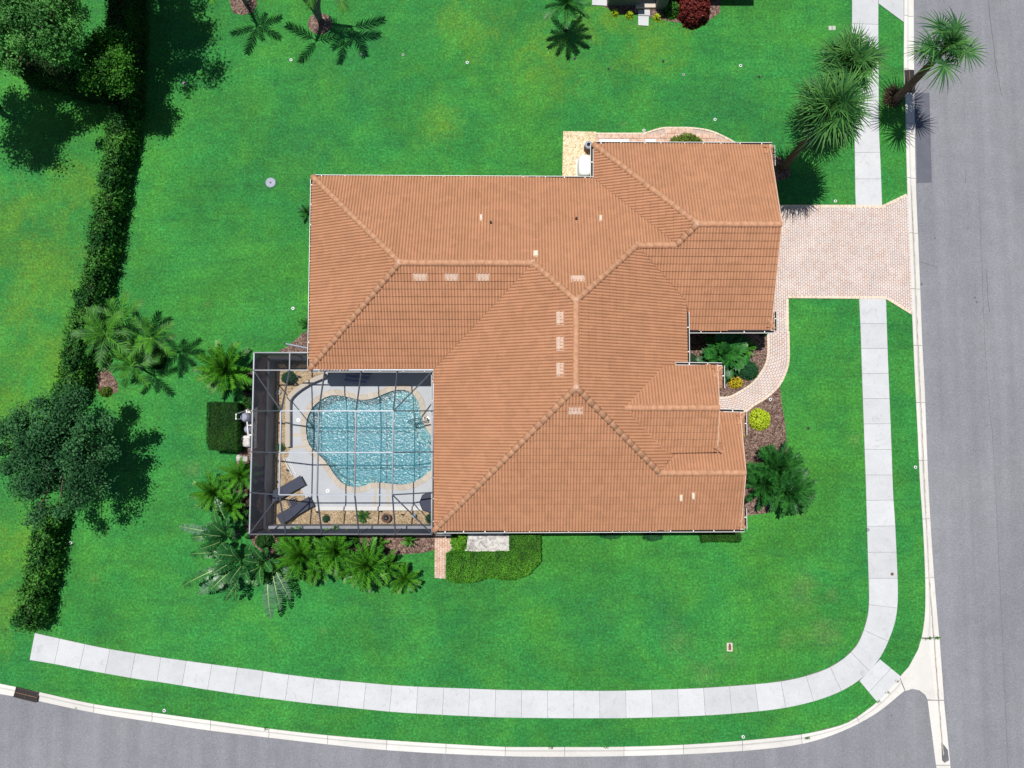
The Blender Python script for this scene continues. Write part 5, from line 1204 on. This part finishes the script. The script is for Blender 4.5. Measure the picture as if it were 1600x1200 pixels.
hedge('clipped_hedge', [(337, 630), (383, 630), (383, 703), (340, 703), (335, 690)], 1.15, L['clip'], 900, .07, 'clipped box hedge west of the pool equipment', rough=.06, clip=True)
hedge('clipped_hedge', [(699, 862), (699, 902), (712, 905), (745, 904), (762, 898), (800, 901), (826, 893), (838, 880), (844, 872), (843, 833), (798, 833), (798, 860), (728, 861)], .85, L['hedge'], 1100, .075, 'glossy clipped hedge wrapped round the concrete pad', rough=.07, clip=True)
hedge('low_hedge', [(1092, 824), (1153, 824), (1153, 844), (1094, 845)], .5, L['clip'], 1200, .07, 'low clipped hedge against the south wall near the gable', rough=.06, clip=True)
hedge('ivy_patch', [(932, 826), (968, 826), (968, 838), (955, 842), (938, 839)], .25, L['fine'], 900, .07, 'low leafy groundcover at the south wall west of the spreading one', 'plant', rough=.06)
hedge('ivy_patch', [(1000, 826), (1036, 826), (1033, 840), (1018, 845), (1004, 841)], .25, L['fine'], 900, .07, 'low leafy groundcover at the south wall nearer the low hedge', 'plant', rough=.06)
bush('rounded_hedge', (1075, 223), (1.10, .62), .8, L['olive'], 2600, .085, 'olive green rounded hedge bush on the north path', 'shrub')
bush('bright_grass_plant', (716, 846), (.42, .62), .6, L['light'], 900, .20, 'bright lime green leafy plant beside the concrete pad', 'plant', aspect=.28)
bush('yellow_shrub', (1189.5, 655), .60, .75, L['yellow'], 1700, .095, 'round bright yellow shrub in the front mulch bed', 'shrub')
bush('croton', (1151, 597), (.42, .34), .5, L['croton'], 420, .11, 'yellow flowering croton under the split leaf plant', 'shrub'); bush('croton', (1160, 679), (.28, .14), .3, L['croton'], 160, .09, 'small yellow croton at the gable eave corner', 'shrub')
bush('round_shrub', (1171, 578), .58, .62, L['fine'], 3200, .05, 'round fine leaved dark green shrub beside the walkway', 'shrub')
bush('small_shrub', (1194, 520), (.28, .2), .35, L['fine'], 500, .06, 'small green shrub at the garage corner', 'shrub'); bush('small_shrub', (1083, 562), (.3, .35), .3, L['fine'], 400, .06, 'low green shrub in the entry garden against the wall', 'shrub')
bush('spreading_shrub', (163, 612), (.35, .3), .5, L['olive'], 500, .09, 'olive shrub beside the small mulch patch', 'shrub')
# back neighbour's planting
bush('red_shrub', (1088, 8), 1.02, 1.25, L['red'], 2600, .16, 'dark red leaved shrub in the neighbour bed', 'shrub'); bush('variegated_shrub', (1051, 12), .5, .7, L['hedge'], 700, .14, 'green shrub beside the red shrub', 'shrub')
for (x, y), lab in (((961, 19), 'yellow flowering plant left of the stepping stones near the slab'), ((984, 22), 'yellow flowering plant close to the stepping stones'), ((1027, 26), 'yellow flowering plant right of the stepping stones')):
    bush('yellow_plant', (x, y), .22, .32, L['yellow'], 130, .10, lab, 'plant', stem=True, core=False)
# plants in the cage gravel
bush('flowering_shrub', (449, 590), .42, .75, L['fine'], 900, .08, 'dark shrub with pale flowers in the cage corner', 'shrub', hz=.5); bush('airy_shrub', (452, 567), .34, .9, L['fine'], 200, .08, 'thin airy shrub at the north cage wall', 'shrub', core=False, hz=.5)
bush('small_shrub', (432, 637), .26, .35, L['fine'], 220, .07, 'sparse shrub by the planter wall in the cage', 'shrub', core=False); bush('small_shrub', (437, 699), .24, .5, L['hedge'], 320, .07, 'upright shrub at the end of the curved planter wall', 'shrub', hz=.3)
cycad((565, 807), .42, 'spiky agave like plant in the south gravel strip', 26, CYC, h=.15, name='agave'); bush('small_shrub', (508, 811), .22, .45, L['fine'], 260, .06, 'dark small shrub in the gravel beside the loungers', 'shrub', hz=.3); bush('small_shrub', (672, 811), .30, .45, L['fine'], 320, .07, 'dark small shrub at the house corner inside the cage', 'shrub', hz=.3)
# ---- trees
tree('shade_tree', (58, 26), 6.2, 2.7, 1.4, L['tree'], 62, 320, .14, 'bright green tree in the far corner of the neighbour yard', 'corner trees', seed=3, cr=.27, shell=.35)
tree('shade_tree', (99, -142), 8.0, 3.5, 1.9, L['tree'], 90, 280, .17, 'tall tree beyond the frame that shades the lawn by the dark hedge', 'corner trees', seed=5, cr=.36, shell=.3, lean=(0, 1.6))
tree('shade_tree', (-82, 78), 6.0, 2.7, 1.4, L['tree'], 62, 280, .16, 'tree at the edge of the neighbour yard shading the side lawn', 'corner trees', seed=8, cr=.32, shell=.3, lean=(-1.9, 0))
tree('small_tree', (162, 98), 3.8, 1.65, 1.2, L['hedge'], 46, 300, .13, 'dense small tree standing in the corner of the hedges', 'corner trees', seed=11, cr=.24, shell=.4, trunk_r=.1)
tree('dark_tree', (86, 704), 3.7, 3.25, 1.6, L['darktree'], 130, 320, .14, 'wide dark green tree over the boundary hedge', seed=21, cr=.27, shell=.2)

# ================================================================== SMALL THINGS
# concrete pad south of the house
t = empty('concrete_pad', W(762, 846, 0), 'weathered concrete pad with dark stains inside the clipped hedge', 'concrete pad')
o0 = t.location; q = [(p[0] - o0.x, p[1] - o0.y) for p in W2([(732, 822), (795.5, 822), (795.5, 858.5), (729, 858.5)], .3)]
m2 = MB(); m2.prism(q, 0, .30); m2.build('slab', M['weathered'], t)
q = [(p[0] - o0.x, p[1] - o0.y) for p in W2([(727, 858.8), (795.5, 858.8), (796.5, 863), (725.5, 863)], .2)]
m2 = MB(); m2.prism(q, 0, .20); m2.build('step', M['curb'], t)
# equipment on the north gravel
t = empty('equipment_housing', W(914, 258, 0), 'white rounded equipment housing standing on the pale gravel', 'equipment', rz=0)
c = W(914, 258, .9) - t.location
m2 = MB()
for z, k in ((.08, 0.0), (.75, 0.0), (.88, .03), (.94, .09), (.96, .2)):
    pass
prof = [(.36, .60, .06), (.36, .60, .80), (.34, .58, .90), (.28, .52, .96), (.15, .35, .985)]
vs = []; nseg = 20
for a_, b_, z in prof:
    for k in range(nseg):
        th = 2 * math.pi * k / nseg; ca, sa = math.cos(th), math.sin(th); vs.append((c.x + a_ * math.copysign(abs(ca) ** .45, ca), c.y + b_ * math.copysign(abs(sa) ** .45, sa), z))
fs = [(i * nseg + k, i * nseg + (k + 1) % nseg, (i + 1) * nseg + (k + 1) % nseg, (i + 1) * nseg + k) for i in range(len(prof) - 1) for k in range(nseg)] + [tuple((len(prof) - 1) * nseg + k for k in range(nseg))]
m2.add(vs, fs); m2.build('cover', M['whiteplastic'], t, smooth=True)
m2 = MB(); m2.box((c.x, c.y, .03), (.9, 1.4, .06)); m2.build('base', M['curb'], t)
for k in range(6):
    m2 = MB(); m2.box((c.x, c.y - .60, .22 + k * .1), (.5, .03, .04)); m2.build('louvre', M['bluegrey'], t)
t = empty('round_vent_pot', W(918, 233, 0), 'brown pot with a grey ring top beside the white housing', 'pot')
m2 = MB(); m2.lathe([(.18, 0), (.24, .2), (.22, .45)], (0, 0, 0), 14); m2.build('pot', M['terracotta'], t); m2 = MB(); m2.lathe([(.20, .45), (.22, .62), (.16, .66), (.11, .66), (.10, .50)], (0, 0, 0), 18); m2.build('ring', M['bluegrey'], t); m2 = MB(); m2.lathe([(.10, .5), (.02, .505)], (0, 0, 0), 12); m2.build('hole', M['lead'], t)
for (x0, x1), lab in (((937, 982), 'long low white storage box on the north path under the eave'), ((1009, 1024), 'short white storage box on the north path under the eave')):
    a, b = W(x0, 217, .3), W(x1, 217, .3); t = empty('storage_box', ((a.x + b.x) / 2, a.y - .25, 0), lab, 'box'); m2 = MB(); m2.bevbox((0, 0, .03), (b.x - a.x, .42, .25), .02); m2.build('body', M['whiteplastic'], t); m2 = MB(); m2.bevbox((0, 0, .285), (b.x - a.x + .04, .46, .035), .012); m2.build('lid', M['white'], t)

# sprinkler heads
SPR = [((455, 94), 'white', 'white ringed sprinkler head near the three stemmed palm'), ((730, 98), 'white', 'white ringed sprinkler head alone in the middle of the back lawn'), ((566, 85), 'pale', 'faint half buried sprinkler head behind the west wing'), ((630, 86), 'pale', 'pale sprinkler head between the buried one and the white one'),
       ((898, 92), 'dark', 'dark sprinkler head just below the short dark palm'), ((951, 108), 'dark', 'dark sprinkler head between the short palm and the stepping stones'), ((1036, 96), 'dark', 'dark sprinkler head below the red shrub'), ((1068, 117), 'pale', 'pale sprinkler head south of the red shrub'), ((1157, 103), 'white', 'pale sprinkler head toward the street palms'), ((1186, 120), 'dark', 'dark sprinkler head nearest the street palms'),
       ((1006, 204), 'white', 'white sprinkler head at the bend of the north path'), ((1117, 187), 'white', 'white sprinkler head above the curve of the north path'), ((458, 482), 'white', 'white ringed sprinkler head beside the west wing'), ((160, 574), 'white', 'white ringed sprinkler head on the small mulch patch'), ((111, 848), 'white', 'white ringed sprinkler head beside the short boundary hedge'),
       ((1203.5, 624), 'white', 'white ringed sprinkler head in the front mulch bed'), ((1305, 314.5), 'white', 'white ringed sprinkler head at the driveway edge'), ((1263, 669), 'dark', 'dark sprinkler head in the front lawn'), ((257, 1110), 'white', 'white ringed sprinkler head in the verge by the curved curb'), ((1161, 1151), 'white', 'white ringed sprinkler head in the verge near the corner'), ((1430, 730), 'white', 'white ringed sprinkler head in the narrow street verge')]
ringm = {'white': M['whiteplastic'], 'pale': plain('dirty_plastic', (.45, .47, .42), .7, .3, .1, 20), 'dark': plain('dark_plastic', (.05, .07, .055), .7, .3, .1, 20)}
for (x, y), k, lab in SPR:
    t = empty('sprinkler_head', W(x, y, .0), lab, 'sprinkler', 'sprinkler heads in the lawn'); m2 = MB(); r = .088 if k == 'white' else .08
    vs = []; n_ = 18
    for rr, z in ((r, -.02), (r, .035), (r * .85, .05), (r * .55, .05), (r * .5, .02)): vs += [(rr * math.cos(6.2832 * i / n_), rr * math.sin(6.2832 * i / n_), z) for i in range(n_)]
    m2.add(vs, [(j * n_ + i, j * n_ + (i + 1) % n_, (j + 1) * n_ + (i + 1) % n_, (j + 1) * n_ + i) for j in range(4) for i in range(n_)]); m2.build('ring', ringm[k], t)
    m2 = MB(); m2.lathe([(r * .5, .0), (r * .5, .025), (r * .2, .04)], (0, 0, 0), 12); m2.build('nozzle', M['blackmetal'], t)
# covers and lids
t = empty('utility_cover', W(423, 285.5, 0), 'round blue grey utility cover in the back lawn', 'cover'); m2 = MB(); m2.lathe([(.29, -.02), (.29, .03), (.26, .045)], (0, 0, 0), 24); m2.build('cover', M['bluegrey'], t); m2 = MB(); m2.lathe([(.06, .045), (.05, .06)], (0, 0, 0), 12); m2.build('handle', M['blackmetal'], t)
t = empty('meter_box', W(1140, 1011, 0), 'beige meter box with a rusty lid in the south lawn', 'meter box'); m2 = MB(); m2.bevbox((0, 0, -.02), (.32, .46, .06), .02); m2.build('frame', M['coping'], t); m2 = MB(); m2.bevbox((0, -.02, .04), (.15, .26, .012), .004); m2.build('lid', M['brownlid'], t); m2 = MB(); m2.lathe([(.05, .04), (.05, .054)], (0, .15, 0), 10); m2.build('reader', M['blackmetal'], t)
t = empty('valve_box', W(1300, 44, 0), 'grey double lid valve box in the lawn near the sidewalk', 'valve box')
for k in (-.11, .11): m2 = MB(); m2.bevbox((k, 0, -.02), (.19, .26, .05), .015); m2.build('lid', ringm['pale'], t)
t = empty('valve_box', W(1289, 131, 0) if False else W(288.5, 131, 0), 'small pale marker in the tree shadow', 'marker', rz=rad(-30)); m2 = MB(); m2.bevbox((0, 0, -.01), (.30, .14, .09), .02); m2.build('body', M['curb'], t); m2 = MB(); m2.bevbox((.06, 0, .08), (.1, .1, .02), .005); m2.build('cap', M['iron'], t); t.name = 'marker_block'
for (x, y), m_, lab in (((1356, 828), 'iron', 'small dark iron cleanout lid set in the sidewalk'), ((1394, 897), 'brownlid', 'small rusty round lid set in the sidewalk edge')):
    t = empty('cleanout_lid', W(x, y, .045), lab, 'lid'); m2 = MB(); m2.lathe([(.085, 0), (.085, .008), (.075, .014)], (0, 0, 0), 16); m2.build('rim', M['iron'], t); m2 = MB(); m2.lathe([(.06, .014), (.05, .02)], (0, 0, 0), 12); m2.build('plug', M[m_] if m_ != 'iron' else M['bluegrey'], t)

# downspout running from the west wing to the bed
t = empty('drain_pipe', W(446, 538, 0), 'dark drain pipe lying across the small mulch corner bed', 'pipe'); a, b = W(446, 537, .05) - t.location, W(486, 545, .05) - t.location
m2 = MB(); m2.tube([a, a.lerp(b, .5), b], .05, 8); m2.build('pipe', M['bluegrey'], t); m2 = MB(); m2.tube([a - (b - a) * .02, a + (b - a) * .01], .06, 8); m2.build('outlet', M['blackmetal'], t)
# concrete scraps beside the equipment
for i, ((x, y), lab) in enumerate((((375, 716), 'pale limestone rock at the south end of the box hedge'), ((384, 717), 'cream limestone rock beside the cage wall near the box hedge'))):
    t = empty('limestone_rock', W(x, y, 0), lab, 'rock'); bm = bmesh.new(); bmesh.ops.create_icosphere(bm, subdivisions=2, radius=.2)
    for v in bm.verts: v.co *= 1 + .25 * math.sin(v.co.x * 17 + i) * math.cos(v.co.y * 13); v.co.z = v.co.z * .55 + .08
    me = bpy.data.meshes.new('rock'); bm.to_mesh(me); bm.free(); link('rock', me, M['weathered'], t)

# ================================================================== NEIGHBOUR TO THE NORTH
nb = empty('neighbour_house', W(1050, -60, 0), 'dark grey neighbouring house with a cream entry step at the lawn edge', 'house'); n0 = nb.location.copy()
def nx(px, py): p = W(px, py, 0); return p.x - n0.x, p.y - n0.y
def nbox(x0p, y0p, x1p, y1p, z0, z1, nm, mat):
    a, b = nx(x0p, y1p), nx(x1p, y0p); m2 = MB(); m2.box(((a[0] + b[0]) / 2, (a[1] + b[1]) / 2, (z0 + z1) / 2), (b[0] - a[0], b[1] - a[1], z1 - z0)); return m2.build(nm, M[mat], nb)
nbox(949, -160, 996, 10, 0, 2.6, 'wall', 'greywall'); nbox(1024, -160, 1037, 16, 0, 2.6, 'wall', 'greywall'); nbox(996.2, -160, 1023.8, -14, 0, 2.58, 'wall', 'greywall'); nbox(1037.2, -160, 1160, -14, 0, 2.55, 'wall', 'greywall')
st = nbox(993, -14.2, 1023, 14, 0, .16, 'entry_step', 'coping'); nbox(1000, -14.2, 1019, -13, .17, 2.2, 'door', 'white')
a = nx(940, -5); b = nx(1164, -180); xm = (a[0] + b[0]) / 2
m2 = MB(); ze = 2.75; ym = (a[1] + b[1]) / 2
m2.add([(a[0], a[1], ze), (b[0], a[1], ze), (b[0], b[1], ze), (a[0], b[1], ze), (a[0] + 2.8, ym, 4.4), (b[0] - 2.8, ym, 4.4)], [(0, 1, 5, 4), (1, 2, 5), (2, 3, 4, 5), (3, 0, 4), (3, 2, 1, 0)]); m2.build('roof', M['tile'], nb)
for (q, lab) in (([(925, -12), (948, -12), (948, 9.5), (925, 8.5)], None), ([(997, 16), (1015, 16), (1015.5, 25), (997, 24.5)], None), ([(997, 25.5), (1013.5, 26), (1013, 41), (997, 40)], None)):
    t = empty('stepping_slab', (*W2([q[0]])[0], 0), ['square pale slab at the corner of the grey house', 'pale stepping slab just below the cream entry step', 'pale stepping slab lying out in the grass below the other one'][0 if q[0][0] == 925 else 1 if q[0][1] == 16 else 2], 'slab'); o0 = t.location
    m2 = MB(); m2.prism([(p[0] - o0.x, p[1] - o0.y) for p in W2(q)], 0, .05); m2.build('slab', M['walk'], t)

# ---- filler planting along the cage and weeds in the curb joints
for (x, y), r, h, lf, lab in (((384, 738), .5, .7, 'clip', 'dark shrub between the limestone rocks and the cage wall'), ((386, 776), .45, .7, 'dry', 'brown leaved shrub against the west cage wall'), ((388, 806), .5, .8, 'clip', 'dark shrub at the southwest cage corner'), ((412, 846), .5, .6, 'clip', 'dark shrub under the paddle leaves at the cage corner'), ((441, 846), .35, .4, 'dry', 'brown dry shrub in the south bed next to the cage'), ((497, 843), .5, .6, 'hedge', 'green shrub behind the first south bed cycads'), ((545, 845), .5, .6, 'hedge', 'green shrub behind the middle south bed cycads'), ((386, 600), .45, .8, 'clip', 'dark shrub between the big cycad and the cage'), ((388, 628), .4, .8, 'clip', 'dark shrub just north of the pool pipes'), ((155, 560), .5, .8, 'hedge_blue', 'leafy shrub at the foot of the hedge palm'), ((186, 545), .6, .7, 'clip', 'dark undergrowth beneath the arching palms'), ((243, 560), .6, .5, 'clip', 'dark undergrowth east of the arching palms')):
    bush('shrub', (x, y), r, h, L[lf], int(1500 * r * r / .25 * .6), .11, lab, 'shrub')
for (x, y), lab in (((1446, 997.5), 'weed tuft at the apron joint on the lawn side'), ((1453, 997.5), 'weed tuft at the apron joint by the gutter line'), ((1465, 997), 'thin weed at the apron joint on the street side'), ((1262, 1153), 'weed tuft in the curb joint near the corner'), ((947, 1168), 'weed in the curb joint south of the meter box'), ((861, 1168), 'weed in the curb joint south of the concrete pad'), ((415, 1139), 'weed in the curb joint south of the paddle leaves'), ((1372, 1096), 'weed at the lower end of the corner ramp'), ((1387, 1082), 'weed along the middle of the corner ramp joint'), ((1402, 1064), 'weed at the upper end of the corner ramp'), ((119, 1107), 'weed growing at the road edge of the curved curb')):
    t = empty('weed', W(x, y, -.03 if x > 1430 or x == 119 else .03), lab, 'weed', 'weeds in the curb joints'); vs, fs, tn = [], [], []
    if x == 119: t.location.z = ROAD_Z
    for k in range(46):
        a = random.uniform(0, 6.283); e = random.uniform(.25, 1.2); d = Vector((math.cos(a) * math.cos(e), math.sin(a) * math.cos(e), math.sin(e))); rr = random.uniform(0, .08)
        strip_leaf(vs, fs, tn, (rr * math.cos(a) * 1.6, rr * math.sin(a) * .6, -.01), d, (-math.sin(a), math.cos(a), 0), random.uniform(.06, .16), .022, .5, random.random(), 2)
    link('blades', tri_mesh('blades', vs, fs, tn, L['hedge']), None, t)
    mb = MB(); mb.lathe([(.03, -.02), (.02, .03)], (0, 0, 0), 6); mb.build('crown', M['twig'], t)
